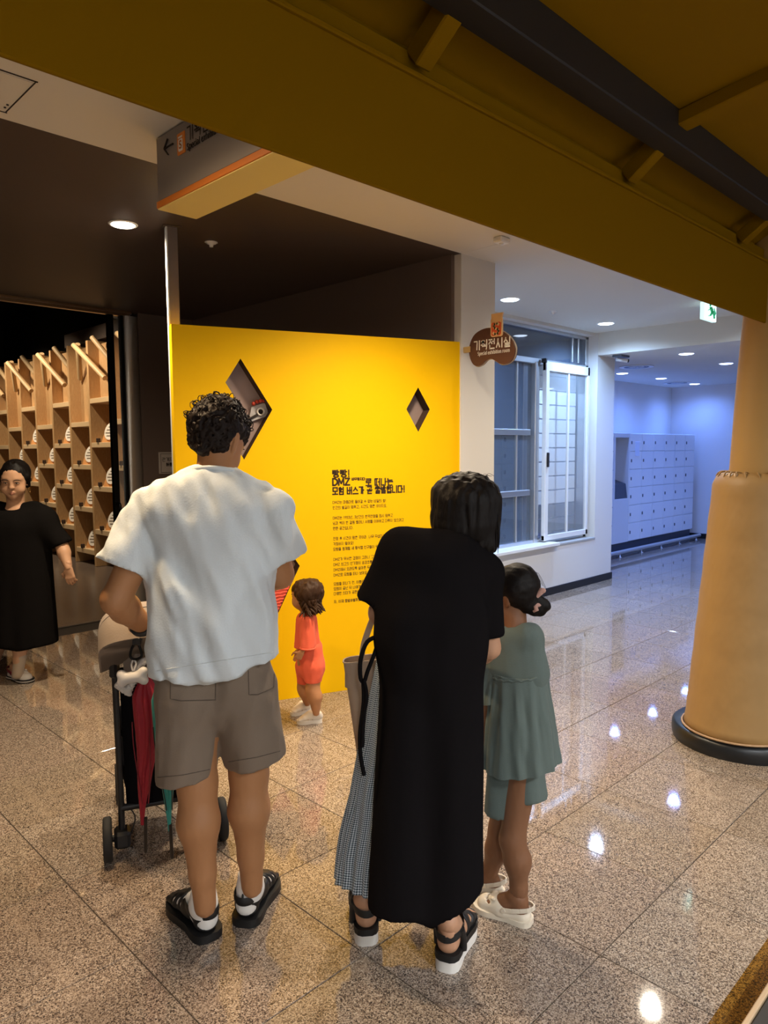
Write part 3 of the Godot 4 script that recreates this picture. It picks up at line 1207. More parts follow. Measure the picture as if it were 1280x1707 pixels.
	write(s, "DMZ", p0 + Vector3.UP * 1.440, ex, Vector3.UP, 0.054, 0.0115, .90)
	write(s, "비무장지대", p0 + d * 0.137 + Vector3.UP * 1.438, ex, Vector3.UP, 0.0185, 0.0046)
	write(s, "로 떠나는", p0 + d * 0.237 + Vector3.UP * 1.430, ex, Vector3.UP, 0.050, 0.0092, .88)
	write(s, "모험 버스가 곧 출발합니다!", p0 + Vector3.UP * 1.378, ex, Vector3.UP, 0.050, 0.0092, .80)
	obj("heading", s, ink, t)
	s = S()
	var lines := [[1.289, "DMZ는 마음대로 들어갈 수 없는 비밀의 숲!"], [1.254, "인간의 발길이 멈추고, 시간도 멈춘 곳이지요."], [1.186, "DMZ는 1953년, 3년간의 한국전쟁을 잠시 멈추고"], [1.151, "남과 북이 한 걸음 물러나 서로를 이해하고 다투지 않으려고"], [1.116, "만든 공간입니다."], [1.048, "전쟁 후 시간이 멈춘 곳이라  너무 무섭다고요?"], [1.013, "걱정하지 말아요!"], [.978, "모험을 함께할 세 동식물 친구들이 우리를 마중"], [.910, "DMZ가 무서운 겁쟁이 고라니 '고라'"], [.875, "DMZ 최고의 인기쟁이 금강초롱꽃 '초롱'"], [.840, "DMZ에서 오래도록 살아온 두루미 '루미'"], [.805, "DMZ로 모험을 떠나 보아요"], [.745, "모험을 떠나기 전, 이름도 어려웠던"], [.712, "모험이 끝난 뒤 나에게 새로운 모습으로"], [.679, "다양한 의미가 공존하는 '두 개의"], [.625, "자, 이제 출발해볼까요?"]]
	for q in lines: write(s, q[1], p0 + Vector3.UP * q[0], ex, Vector3.UP, 0.0215, 0.0024, .84)
	obj("paragraph_text", s, mat("panel_ink_soft", "5a3c08", 0.7), t)
	done()

func pillar_and_window() -> void:
	var s := S()
	bx(s, 4.0, 4.39, 0.0, CEIL, 3.25, 4.45)
	struct("wall_pillar", s, M.white_paint)
	s = S()
	bx(s, 4.385, 8.28, 0.0, 0.545, 4.33, 4.62)
	bx(s, 7.865, 8.28, 0.545, CEIL, 4.33, 4.62)
	bx(s, 4.385, 7.87, 2.935, CEIL + 0.1, 4.36, 4.62)
	struct("wall_window", s, M.white_paint)
	s = S()
	bx(s, 4.39, 8.283, 0.0, 0.085, 4.318, 4.333, 0.002)
	bx(s, 8.28, 8.295, 0.0, 0.085, 4.318, 4.62, 0.002)
	struct("baseboard_window", s, M.black_trim)
	s = S()
	bx(s, 4.39, 7.0, 0.55, 0.585, 4.27, 4.48, 0.004)
	struct("trim_3", s, M.white_metal)
	s = S()
	bx(s, 7.0, 7.87, 0.535, 0.56, 4.322, 4.48, 0.003)
	struct("trim_4", s, mat("sill_grey", "a9a9a6", 0.5))
	# window: fixed lights on the left, a sliding leaf on the right
	var g := 4.50
	s = S()
	bx(s, 4.41, 7.86, 2.54, 2.60, g - 0.05, g + 0.05, 0.004)
	bx(s, 4.41, 7.86, 0.56, 0.62, g - 0.05, g + 0.05, 0.004)
	bx(s, 4.41, 7.86, 2.90, 2.935, g - 0.05, g + 0.05, 0.004)
	bx(s, 6.74, 6.82, 0.56, 2.56, g - 0.06, g + 0.05, 0.006)
	bx(s, 7.80, 7.864, 0.56, 2.93, g - 0.05, g + 0.05, 0.004)
	for h in [1.145, 1.80]: bx(s, 4.41, 6.70, h - 0.032, h + 0.032, g - 0.03, g + 0.03, 0.006)
	bx(s, 6.45, 6.475, 0.6, 2.55, g - 0.02, g + 0.02, 0.004)
	bx(s, 6.60, 6.68, 0.6, 2.55, g + 0.0, g + 0.04, 0.004)
	var w := struct("window_1", s, M.aluminium)
	for q in [[4.41, 6.74, 0.62, 1.113], [4.41, 6.74, 1.177, 1.768], [4.41, 6.74, 1.832, 2.54], [4.41, 7.80, 2.60, 2.90]]:
		s = S()
		bx(s, q[0], q[1], q[2], q[3], g - 0.004, g + 0.004)
		obj("pane", s, M.tinted_glass, w)
	s = S()
	for q in [[7.55, 2.62, 2.9], [7.68, 2.62, 2.9]]: bx(s, q[0], q[0] + 0.03, q[1], q[2], g - 0.02, g + 0.02, 0.004)
	obj("transom_bar", s, M.aluminium, w)
	var t := thing("sliding_sash", "white framed sliding window sash standing half open beside the wall corner", "window sash", P(7.3, 0.62, 4.43))
	s = S()
	bx(s, 6.86, 7.80, 2.47, 2.57, g - 0.11, g - 0.07, 0.004)
	bx(s, 6.86, 7.80, 0.60, 0.66, g - 0.11, g - 0.07, 0.004)
	bx(s, 6.86, 6.93, 0.60, 2.57, g - 0.115, g - 0.065, 0.006)
	bx(s, 7.755, 7.80, 0.60, 2.57, g - 0.11, g - 0.07, 0.004)
	obj("frame", s, M.white_metal, t)
	s = S()
	bx(s, 7.34, 7.372, 0.66, 2.47, g - 0.10, g - 0.075, 0.003)
	obj("mullion", s, M.white_metal, t)
	s = S()
	bx(s, 6.93, 7.755, 0.66, 2.47, g - 0.092, g - 0.088)
	obj("pane", s, M.glass, t)
	s = S()
	bx(s, 6.885, 6.915, 1.42, 1.58, g - 0.135, g - 0.11, 0.005)
	obj("latch", s, M.black_trim, t)
	s = S()
	bx(s, 6.84, 6.87, 2.555, 2.60, g - 0.12, g - 0.06, 0.004)
	obj("corner_block", s, M.black_trim, t)
	done()
	t = thing("window_blind", "pale grey board blind behind the sliding sash, its boards joined by thin dark lines", "blind", P(7.3, 0.62, 4.55))
	for k in 12:
		s = S()
		var y0 := 0.66 + k * 0.163
		bx(s, 6.86, 7.795, y0, y0 + 0.150, g + 0.07, g + 0.09, 0.002)
		obj("board", s, mat("blind_low", "82868c", 0.6) if k < 2 else mat("blind_board", "e9e9e8", 0.55), t)
	done()
	# rounded notice stuck on the glass
	t = thing("window_sticker", "rounded white sticker on the lower window pane beside the woman's hair", "sticker", P(6.07, 0.9, 4.494))
	s = S()
	var so := P(6.07, 0.945, 4.4955)
	prism(s, rounded(0.235, 0.235, 0.075), so, Vector3.RIGHT, Vector3.UP, P(0, 0, -0.003))
	obj("label", s, M.print_white, t)
	s = S()
	var rp := []
	for k in 16: rp.append(so + Vector3(cos(TAU * k / 16) * .024, .055 + sin(TAU * k / 16) * .034, .004))
	tube(s, rp, 0.0025, 5, true)
	tube(s, [so + Vector3(-.016, .08, .004), so + Vector3(.016, .03, .004)], 0.0025, 5)
	for k in 3:
		var hw: float = [.06, .045, .03][k]
		face(s, [so + Vector3(-hw, -.015 - k * .028, .0035), so + Vector3(hw, -.015 - k * .028, .0035), so + Vector3(hw, -.003 - k * .028, .0035), so + Vector3(-hw, -.003 - k * .028, .0035)], Vector3(0, 0, 1))
	obj("symbol", s, mat("sticker_ink", "77787c", 0.7), t)
	done()
	# cabinet seen through the fixed panes
	t = thing("drawer_cabinet", "blue grey drawer cabinet standing behind the window glass", "cabinet", P(6.6, 0, 5.0))
	s = S()
	bx(s, 5.7, 7.32, 0.0, 1.86, 5.02, 5.45, 0.006)
	obj("body", s, mat("locker_shell", "d5d9de", 0.45, 0.05), t)
	for i in 4:
		for j in 9:
			s = S()
			bx(s, 5.72 + i * 0.4, 5.72 + i * 0.4 + 0.385, 0.12 + j * 0.19, 0.12 + j * 0.19 + 0.183, 5.005, 5.02, 0.003)
			var dr := obj("drawer", s, mat("locker_door", "e3e6ea", 0.42, 0.05), t)
			s = S()
			bx(s, 5.72 + i * 0.4 + 0.03, 5.72 + i * 0.4 + 0.055, 0.19 + j * 0.19, 0.235 + j * 0.19, 4.99, 5.005, 0.003)
			obj("handle", s, mat("locker_handle", "565c66", 0.4, 0.3), dr)
	done()
	s = S()
	bx(s, 4.39, 8.2, 0.0, 2.8, 5.72, 5.9)
	bx(s, 4.3, 4.40, 0.0, 2.95, 4.45, 5.9)
	struct("wall_store", s, M.white_paint)
	s = S()
	bx(s, 4.3, 8.0, 2.93, 3.0, 4.5, 5.9)
	struct("ceiling", s, M.ceiling_paint)
	# bean shaped sign on the pillar
	t = thing("bean_sign", "brown bean shaped sign with white Korean letters sticking out from the white pillar", "sign", P(4.02, 2.3, 3.0))
	var ex := P(0, 0, -1)
	var o := P(4.03, 0, 3.25)
	var bp := []
	for q in [[.045, 2.30], [.06, 2.365], [.10, 2.415], [.17, 2.44], [.24, 2.437], [.30, 2.42], [.36, 2.385], [.41, 2.335], [.432, 2.28], [.42, 2.225], [.38, 2.193], [.32, 2.190], [.275, 2.215], [.235, 2.235], [.195, 2.228], [.155, 2.2], [.11, 2.195], [.07, 2.225]]: bp.append(Vector3(q[0], q[1], 0))
	var big := PackedVector2Array()
	var cen := Vector2(.24, 2.315)
	for k in bp.size():
		for j in 3:
			var q: Vector3 = bp[k].cubic_interpolate(bp[(k + 1) % bp.size()], bp[(k - 1 + bp.size()) % bp.size()], bp[(k + 2) % bp.size()], j / 3.0)
			big.append(Vector2(q.x, q.y))
	s = S()
	prism(s, big, o, ex, Vector3.UP, P(0.03, 0, 0))
	obj("board", s, mat("bean_brown", "5b382a", 0.5), t)
	var rim := []
	for q in big: rim.append(o + ex * q.x + Vector3.UP * q.y + P(0.015, 0, 0))
	s = S()
	tube(s, rim, 0.0055, 6, true)
	obj("rim", s, mat("bean_rim", "b9a996", 0.5), t)
	s = S()
	bx(s, 4.025, 4.05, 2.295, 2.335, 3.19, 3.255, 0.003)
	obj("bracket", s, mat("bracket_tan", "c9a76a", 0.5), t)
	s = S()
	write(s, "기획전시실", o + ex * .088 + Vector3.UP * 2.365 + P(0, 0, 0), ex, Vector3.UP, 0.066, 0.0085, .90)
	obj("lettering", s, M.print_white, t)
	latin("Special exhibition room", o + ex * .125 + Vector3.UP * 2.256 + P(-0.001, 0, 0), ex, Vector3.UP, 0.265, 0.034, M.print_white, t)
	s = S()
	prism(s, rounded(0.095, 0.125, 0.016), o + ex * .288 + Vector3.UP * 2.437 + P(-0.012, 0, 0), ex, Vector3.UP, P(0.012, 0, 0))
	obj("badge", s, mat("badge_cream", "eec28c", 0.5), t)
	s = S()
	prism(s, rounded(0.078, 0.088, 0.012), o + ex * .288 + Vector3.UP * 2.425 + P(-0.0135, 0, 0), ex, Vector3.UP, P(0.002, 0, 0))
	obj("badge_field", s, mat("badge_red", "d8572f", 0.5), t)
	s = S()
	prism(s, PackedVector2Array([Vector2(-.045, 0), Vector2(.04, 0), Vector2(.05, .034), Vector2(-.045, .034)]), o + ex * .29 + Vector3.UP * 2.494 + P(-0.011, 0, 0), ex, Vector3.UP, P(0.012, 0, 0))
	obj("badge_tab", s, mat("badge_cream", "eec28c", 0.5), t)
	s = S()
	write(s, "S", o + ex * .260 + Vector3.UP * 2.468 + P(-0.0135, 0, 0), ex, Vector3.UP, 0.085, 0.017)
	obj("badge_letter", s, mat("badge_cream", "eec28c", 0.5), t)
	done()

func locker_room() -> void:
	var s := S()
	bx(s, 8.2, 13.3, 0.0, 2.8, 5.72, 5.9)
	struct("wall_lockers", s, M.white_paint)
	s = S()
	bx(s, 13.1, 13.3, 0.0, 2.8, -3.0, 5.9)
	struct("wall_end", s, M.white_paint)
	s = S()
	bx(s, 13.085, 13.1, 0.0, 0.09, -3.0, 5.72, 0.002)
	struct("baseboard_end", s, M.black_trim)
	var cols := [[9.12, 2], [10.43, 2], [11.235, 2], [12.04, 2]]
	var tags := ["grey locker unit half hidden behind the wall corner", "grey locker unit of twelve doors right beside the ticket kiosk", "grey locker unit of twelve doors in the middle of the locker row", "grey locker unit of twelve doors at the far right end of the row"]
	for k in 4:
		var u0: float = cols[k][0]
		var t := thing("locker_unit", tags[k], "locker", P(u0 + 0.4, 0, 5.4), "grey lockers")
		s = S()
		bx(s, u0, u0 + 0.803, 0.19, 1.85, 5.19, 5.70, 0.003)
		obj("body", s, M.locker_shell, t)
		s = S()
		bx(s, u0, u0 + 0.803, 0.0, 0.19, 5.22, 5.70)
		obj("plinth", s, mat("plinth_dark", "2c3444", 0.4), t)
		for i in 2:
			for j in 6:
				s = S()
				var x := u0 + i * 0.4015
				var y := 0.195 + j * 0.2755
				bx(s, x + 0.003, x + 0.3985, y + 0.004, y + 0.2715, 5.178, 5.192, 0.003)
				var dr := obj("door", s, M.locker_door, t)
				s = S()
				bx(s, x + 0.038, x + 0.058, y + 0.11, y + 0.158, 5.166, 5.178, 0.004)
				obj("handle", s, M.locker_handle, dr)
		done()
	var t := thing("ticket_kiosk", "grey kiosk cabinet with a recessed dark screen at the left of the lockers", "kiosk", P(10.18, 0, 5.4))
	s = S()
	bx(s, 9.925, 10.43, 0.19, 0.86, 5.18, 5.70, 0.004)
	bx(s, 9.925, 10.43, 1.78, 1.85, 5.18, 5.70, 0.004)
	bx(s, 9.925, 9.985, 0.86, 1.78, 5.18, 5.70)
	bx(s, 10.40, 10.43, 0.86, 1.78, 5.18, 5.70)
	bx(s, 9.985, 10.40, 0.86, 1.78, 5.45, 5.70)
	obj("body", s, M.locker_shell, t)
	s = S()
	bx(s, 9.925, 10.43, 0.0, 0.19, 5.22, 5.70)
	obj("plinth", s, M.plinth_dark, t)
	s = S()
	prism(s, PackedVector2Array([Vector2(0, 0), Vector2(0.27, 0), Vector2(0.27, 0.3), Vector2(0.03, 0.22)]), P(9.987, 0.862, 5.19), P(0, 0, 1), Vector3.UP, P(0.41, 0, 0))
	obj("console", s, mat("kiosk_dark", "3d4552", 0.4), t)
	s = S()
	bx(s, 10.0, 10.10, 1.2, 1.66, 5.40, 5.45, 0.006)
	obj("screen", s, mat("kiosk_screen", "1f2835", 0.2), t)
	s = S()
	for q in [[1.45], [1.36], [1.27]]: box(s, P(10.14, q[0], 5.43), Vector3(0.05, 0.05, 0.04), 0.008)
	obj("button", s, M.white_metal, t)
	done()
	t = thing("floor_rail", "long grey bumper rail along the floor in front of the lockers", "rail", P(11.0, 0.05, 5.1))
	s = S()
	tube(s, [P(9.0, 0.075, 5.09), P(12.95, 0.075, 5.09)], 0.032, 12)
	obj("rail", s, M.aluminium, t)
	for k in 6:
		s = S()
		lathe(s, [[0.03, 0.0], [0.03, 0.008], [0.013, 0.01], [0.013, 0.07]], P(9.3 + k * 0.7, 0, 5.09), 10)
		obj("foot", s, M.aluminium, t)
	done()
	s = S()
	bx(s, 10.60, 10.74, 1.5, 1.72, 5.174, 5.178, 0.001)
	tag(obj("paper_notice", s, mat("paper_blue", "d6e0f4", 0.6)), "small pale paper notice on a top locker door beside the kiosk", "notice")

func ceiling_fittings() -> void:
	downlight(P(2.03, CEIL, 4.23), NEUTRAL, 6.0, "bright round downlight in the dark ceiling left of the hanging sign", 0.072)
	downlight(P(5.52, CEIL, 3.92), COOL.lerp(NEUTRAL, 0.05), 5.5, "round downlight in the white ceiling nearest the white pillar")
	downlight(P(7.33, CEIL, 3.945), COOL.lerp(NEUTRAL, 0.05), 5.5, "round downlight in the white ceiling near the low doorway header")
	# lamps of the same rows that the yellow roof hides
	var hid := ["farthest along the hall", "second farthest along the hall", "in front of the yellow wall", "over the stroller"]
	var hq := [[7.2, 2.41, 5.0, COOL.lerp(NEUTRAL, 0.3)], [5.43, 2.41, 7.0, COOL.lerp(NEUTRAL, 0.9)], [2.92, 2.58, 9.5, NEUTRAL], [0.9, 2.45, 6.0, NEUTRAL.lerp(WARM, 0.5)]]
	for k in 4:
		var q: Array = hq[k]
		downlight(P(q[0], CEIL, q[1]), q[3], q[2], "round downlight above the yellow roof edge, " + hid[k], 0.085, 9.0, 72.0 if k == 2 else 82.0, 0.12 if k > 1 else 0.05)
	var beh := ["behind the viewer, left", "behind the viewer, middle", "behind the viewer, right", "behind the viewer, far right"]  # unseen fill lamps added to light the backs of the people
	var bq := [[-1.5, -1.9], [1.2, -1.9], [3.8, -1.9], [6.6, -0.4]]
	for k in 4: downlight(P(bq[k][0], CEIL, bq[k][1]), COOL.lerp(NEUTRAL, 0.6), 20.0, "added round fill downlight " + beh[k])
	var names := ["large round downlight nearest in the locker room ceiling", "round downlight second nearest in the locker room, beside the padded column", "round downlight above the middle of the lockers", "round downlight above the right end of the lockers", "round downlight above the left end of the lockers, by the wall corner"]
	var spots := [[8.49, 3.55], [9.86, 3.6], [11.16, 5.05], [12.57, 5.1], [9.98, 5.1]]
	for k in 5: downlight(P(spots[k][0], 2.71, spots[k][1]), BLUE, 2.2, names[k], 0.085, 5.0)
	var far := ["nearest the header", "near the end wall", "midway to the lockers"]
	var fq := [[9.2, 1.6], [11.4, 1.6], [11.4, 3.4]]
	for k in 3: downlight(P(fq[k][0], 2.71, fq[k][1]), BLUE, 4.0, "locker room downlight hidden behind the padded column, " + far[k])
	# sprinkler and smoke detector
	for q in [[2.608, 4.197, "small sprinkler head in the dark ceiling above the yellow wall"], [6.308, 3.963, "small round detector between the two downlights in the white ceiling"]]:
		var t := thing("ceiling_detector", q[2], "detector", P(q[0], CEIL, q[1]))
		var s := S()
		lathe(s, [[0.0, -0.03], [0.012, -0.03], [0.014, -0.014], [0.03, -0.010], [0.034, 0.0]], P(q[0], CEIL, q[1]), 16)
		obj("head", s, M.lamp_rim, t)
		s = S()
		lathe(s, [[0.036, -0.004], [0.042, -0.002], [0.042, 0.0]], P(q[0], CEIL, q[1]), 16)
		obj("collar", s, M.white_metal, t)
		done()
	var bq2 := gnd(836, 396, CEIL)
	var t2 := thing("ceiling_detector", "small pale box detector on the ceiling seam just above the white pillar", "detector", bq2)
	var s2 := S()
	box(s2, bq2 - Vector3(0, 0.018, 0), Vector3(0.10, 0.036, 0.07), 0.008)
	obj("housing", s2, M.lamp_rim, t2)
	s2 = S()
	lathe(s2, [[0.0, -0.044], [0.012, -0.044], [0.016, -0.036]], bq2, 12)
	obj("sensor", s2, M.white_metal, t2)
	done()
	# ceiling vents of the locker room
	for q in [[9.3, 4.55, "faint round air vent in the locker room ceiling near the header"], [12.1, 5.2, "dark ring air vent in the locker room ceiling above the lockers"]]:
		var t := thing("ceiling_vent", q[2], "vent", P(q[0], 2.71, q[1]))
		for k in 3:
			var s := S()
			lathe(s, [[0.20 - k * 0.06, -0.010], [0.22 - k * 0.06, -0.012], [0.222 - k * 0.06, 0.0], [0.19 - k * 0.06, 0.0], [0.20 - k * 0.06, -0.010]], P(q[0], 2.71, q[1]), 24)
			obj("ring", s, M.white_metal if k != 1 else mat("vent_grey", "6d7480", 0.5), t)
		done()
	# camera under the header
	var t := thing("security_camera", "small dark bracket camera under the doorway header at the wall corner", "camera", P(8.02, 2.71, 4.15))
	var s := S()
	bx(s, 7.96, 8.16, 2.685, 2.71, 4.08, 4.20, 0.004)
	obj("mount", s, mat("camera_grey", "5d636e", 0.5), t)
	s = S()
	tube(s, [P(8.0, 2.66, 4.16), P(8.1, 2.645, 4.08)], 0.022, 10)
	obj("body", s, M.white_metal, t)
	s = S()
	tube(s, [P(8.1, 2.645, 4.08), P(8.112, 2.643, 4.07)], 0.02, 10)
	obj("lens", s, M.black_trim, t)
	done()
	# exit sign
	t = thing("exit_sign", "glowing green and white exit sign hanging beneath the yellow roof edge", "exit sign", P(7.0, 2.87, 2.73))
	s = S()
	bx(s, 6.90, 7.19, 2.81, 2.965, 2.73, 2.77, 0.004)
	obj("case", s, glow("glow_exit", Color(0.8, 1.0, 0.97), 0.95), t)
	s = S()
	# running figure and arrow
	var o := P(7.02, 2.818, 2.727)
	for q in [[.02, .115, .05, .07, .03], [.05, .07, .02, .03, .022], [.02, .03, .0, .03, .014], [.05, .07, .085, .055, .022], [.085, .055, .095, .015, .018], [.03, .10, -.01, .08, .014], [.045, .10, .085, .11, .014]]:
		bar(s, o + Vector3(q[0] * 1.4 - 0.03, q[1] * 0.95, 0), o + Vector3(q[2] * 1.4 - 0.03, q[3] * 0.95, 0), q[4] * 1.5, 0.004, 0.0)
	ball(s, o + Vector3(.012, .13, 0), Vector3(.018, .016, .004), Basis(), 10)
	prism(s, PackedVector2Array([Vector2(.10, .12), Vector2(.15, .07), Vector2(.10, .02), Vector2(.10, .055), Vector2(.06, .055), Vector2(.06, .085), Vector2(.10, .085)]), o, Vector3.RIGHT, Vector3.UP, Vector3(0, 0, 0.003))
	M["glow_green"] = mat("glow_green", "0b6b45", 0.6)
	obj("figure", s, glow("glow_green", Color(0.0, 0.35, 0.18), 0.5), t)
	var al := AreaLight3D.new()
	al.name = "sign_light"
	al.area_size = Vector2(0.27, 0.14)
	al.light_color = Color(0.7, 1.0, 0.95)
	al.light_energy = 0.02
	al.area_range = 12.0
	al.shadow_enabled = true
	t.add_child(al, true)
	al.position = P(7.04, 2.88, 2.715) - org
	done()

func awning() -> void:
	var t := thing("yellow_roof", "yellow steel roof edge coloured dark for shade, with ribs and a black beam overhead", "roof", P(2.0, 2.25, 0.6))
	var V0 := 1.279
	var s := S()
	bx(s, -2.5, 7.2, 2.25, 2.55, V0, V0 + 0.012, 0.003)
	obj("fascia", s, M.shaded_yellow_steel, t)
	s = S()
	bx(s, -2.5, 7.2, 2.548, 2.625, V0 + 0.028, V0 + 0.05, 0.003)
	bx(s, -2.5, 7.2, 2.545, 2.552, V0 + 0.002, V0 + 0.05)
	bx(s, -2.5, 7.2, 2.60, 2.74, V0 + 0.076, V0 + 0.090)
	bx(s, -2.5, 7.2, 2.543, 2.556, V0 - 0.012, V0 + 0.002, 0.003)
	obj("ledge", s, M.shaded_yellow_steel, t)
	# sloping underside, then the flatter part beyond the black beam
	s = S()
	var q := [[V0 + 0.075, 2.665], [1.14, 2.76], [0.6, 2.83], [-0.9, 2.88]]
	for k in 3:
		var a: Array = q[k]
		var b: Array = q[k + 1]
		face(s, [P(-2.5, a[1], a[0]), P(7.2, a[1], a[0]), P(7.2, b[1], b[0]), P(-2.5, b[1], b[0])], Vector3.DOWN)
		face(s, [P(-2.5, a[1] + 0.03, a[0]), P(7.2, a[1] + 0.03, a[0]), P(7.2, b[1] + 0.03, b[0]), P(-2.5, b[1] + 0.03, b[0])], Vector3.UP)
	obj("soffit", s, M.shaded_yellow_steel, t)
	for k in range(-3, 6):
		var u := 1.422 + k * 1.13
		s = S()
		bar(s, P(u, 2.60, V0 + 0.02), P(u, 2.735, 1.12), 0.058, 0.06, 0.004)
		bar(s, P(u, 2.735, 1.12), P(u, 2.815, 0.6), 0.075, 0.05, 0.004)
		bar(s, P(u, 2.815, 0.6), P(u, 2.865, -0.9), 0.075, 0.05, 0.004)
		obj("rib", s, M.shaded_yellow_steel, t)
	s = S()
	bx(s, -2.5, 7.2, 2.655, 2.79, 1.10, 1.187, 0.004)
	obj("beam", s, mat("beam_black", "191514", 0.5), t)
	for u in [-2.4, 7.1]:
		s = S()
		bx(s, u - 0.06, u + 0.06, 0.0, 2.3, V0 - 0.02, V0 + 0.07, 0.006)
		obj("post", s, M.shaded_yellow_steel, t)
	done()
	# low dark platform with a pale edge, bottom right corner
	t = thing("platform", "low dark platform with pale edging at the bottom right corner", "platform", P(2.0, 0, 0.0))
	s = S()
	bx(s, 1.2, 5.5, 0.002, 0.078, -1.0, 0.60, 0.004)
	obj("deck", s, mat("deck_dark", "2c2824", 0.6), t)
	s = S()
	bx(s, 1.19, 5.5, 0.0, 0.084, 0.602, 0.616, 0.003)
	obj("edging", s, mat("edging_tan", "b69a78", 0.5), t)
	done()
	var mustard: StandardMaterial3D = M.granite_0.duplicate()  # yellow reflection beside the platform, painted as a tinted granite strip
	mustard.resource_name = "mustard_reflection"
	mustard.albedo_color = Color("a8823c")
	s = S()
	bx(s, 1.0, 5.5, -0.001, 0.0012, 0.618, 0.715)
	tag(obj("reflection_strip", s, mustard), "mustard strip painted on the granite floor as a yellow reflection along the dark platform", "painted reflection")

func column() -> void:
	var c := flat_f * 3.85 + flat_r * 1.93
	var t := thing("padded_column", "tall column wrapped in tan padding on a black round base", "column", c)
	var ln := flat_r * 0.05
	var s := S()
	var b := flat_f * 3.9 + flat_r * 1.97
	lathe(s, [[0.345, 0.0], [0.352, 0.03], [0.350, 0.075], [0.335, 0.088], [0.0, 0.088]], b, 48)
	obj("base", s, mat("base_black", "16191c", 0.35), t)
	var B := Basis(Vector3.RIGHT, (Vector3.UP + ln).normalized(), Vector3.BACK)
	s = S()
	var prof := [[0.262, 0.088], [0.276, 0.10], [0.272, 0.14]]
	for k in 24:
		var h := 0.18 + k * 0.054
		prof.append([lerpf(0.268, 0.225, (h - 0.18) / 1.29) + 0.0015 * sin(k * 1.7), h])
	prof += [[0.222, 1.44], [0.21, 1.47], [0.185, 1.485], [0.15, 1.487], [0.10, 1.487]]
	lathe(s, prof, c, 48, B)
	var tan := mat("tan_cover", "9d7c4c", 0.55)
	tan.normal_enabled = true
	tan.normal_texture = noise_tex(noise(0.012, FastNoiseLite.TYPE_SIMPLEX_SMOOTH, 3, 31), 512, null, true, 5.0)
	tan.normal_scale = 0.35
	tri_uv(tan, Vector3(1.3, 0.6, 1.3))
	obj("padding", s, tan, t)
	s = S()
	var ring := []
	for k in 40: ring.append(c + Vector3(cos(TAU * k / 40) * 0.28, 0.098, sin(TAU * k / 40) * 0.28))
	tube(s, ring, 0.006, 6, true)
	obj("piping", s, mat("tan_piping", "a58562", 0.5), t)
	s = S()
	for k in 26:
		var a := TAU * k / 26.0 + 0.06 * sin(k * 5.0)
		var dq := Vector3(cos(a), 0, sin(a))
		tube(s, smooth_path([c + ln * 1.48 + dq * 0.145 + Vector3(0, 1.487, 0), c + ln * 1.48 + dq * 0.19 + Vector3(0, 1.487 + 0.004, 0), c + ln * 1.48 + dq.rotated(Vector3.UP, 0.06) * 0.214 + Vector3(0, 1.465, 0)], 3), [0.002, 0.003, 0.004, 0.005, 0.005, 0.004, 0.001], 6)
	obj("gathers", s, tan, t)
	s = S()
	lathe(s, [[0.150, 1.45], [0.150, 2.0], [0.140, 2.6], [0.138, CEIL]], c, 40, B)
	obj("shaft", s, mat("tan_shaft", "ab8850", 0.6), t)
	done()

# ---------- people ----------
func arm(f: Form, sh: Vector3, el: Vector3, wr: Vector3, s := 1.0) -> void:
	var m := el.lerp(wr, 0.28)
	f.cap(sh, sh.lerp(el, 0.5), 0.052 * s, 0.047 * s, 0.02)
	f.cap(sh.lerp(el, 0.5), el, 0.047 * s, 0.040 * s, 0.02)
	f.cap(el, m, 0.041 * s, 0.043 * s, 0.02)
	f.cap(m, wr, 0.043 * s, 0.027 * s, 0.02)

func leg(f: Form, hip: Vector3, kn: Vector3, an: Vector3, back: Vector3, s := 1.0) -> void:
	var c := kn.lerp(an, 0.30) + back * 0.014 * s
	f.cap(hip, kn, 0.086 * s, 0.058 * s, 0.03)
	f.cap(kn, c, 0.056 * s, 0.062 * s, 0.03)
	f.cap(c, kn.lerp(an, 0.72) + back * 0.006 * s, 0.060 * s, 0.040 * s, 0.03)
	f.cap(kn.lerp(an, 0.72) + back * 0.006 * s, an, 0.040 * s, 0.034 * s, 0.02)

func foot(f: Form, heel: Vector3, toe: Vector3, an: Vector3, s := 1.0, lift := 0.0) -> void:    # heel and toe on the floor
	var d := (toe - heel)
	var up := Vector3.UP
	var side := d.normalized().cross(up)
	var hc := heel + d * 0.13 + up * (0.034 * s + lift)
	var mid := heel + d * 0.42 + up * (0.042 * s + lift)
	var bl := heel + d * 0.70 + up * (0.026 * s + lift)
	f.cap(an, hc, 0.034 * s, 0.033 * s, 0.03)
	f.cap(an + d * 0.05, mid, 0.035 * s, 0.036 * s, 0.03)
	f.cap(hc, mid, 0.033 * s, 0.035 * s, 0.02)
	for k in [-1, 1]: f.cap(mid + side * k * 0.006 * s, bl + side * k * 0.02 * s, 0.032 * s, 0.024 * s, 0.02)
	for k in 5:
		var q := (k - 2) * 0.0165 * s
		f.cap(bl + side * q * 0.9, heel + d * (0.95 - absf(k - 1.5) * 0.025) + side * q + up * (0.013 * s + lift), 0.014 * s, 0.010 * s, 0.008)

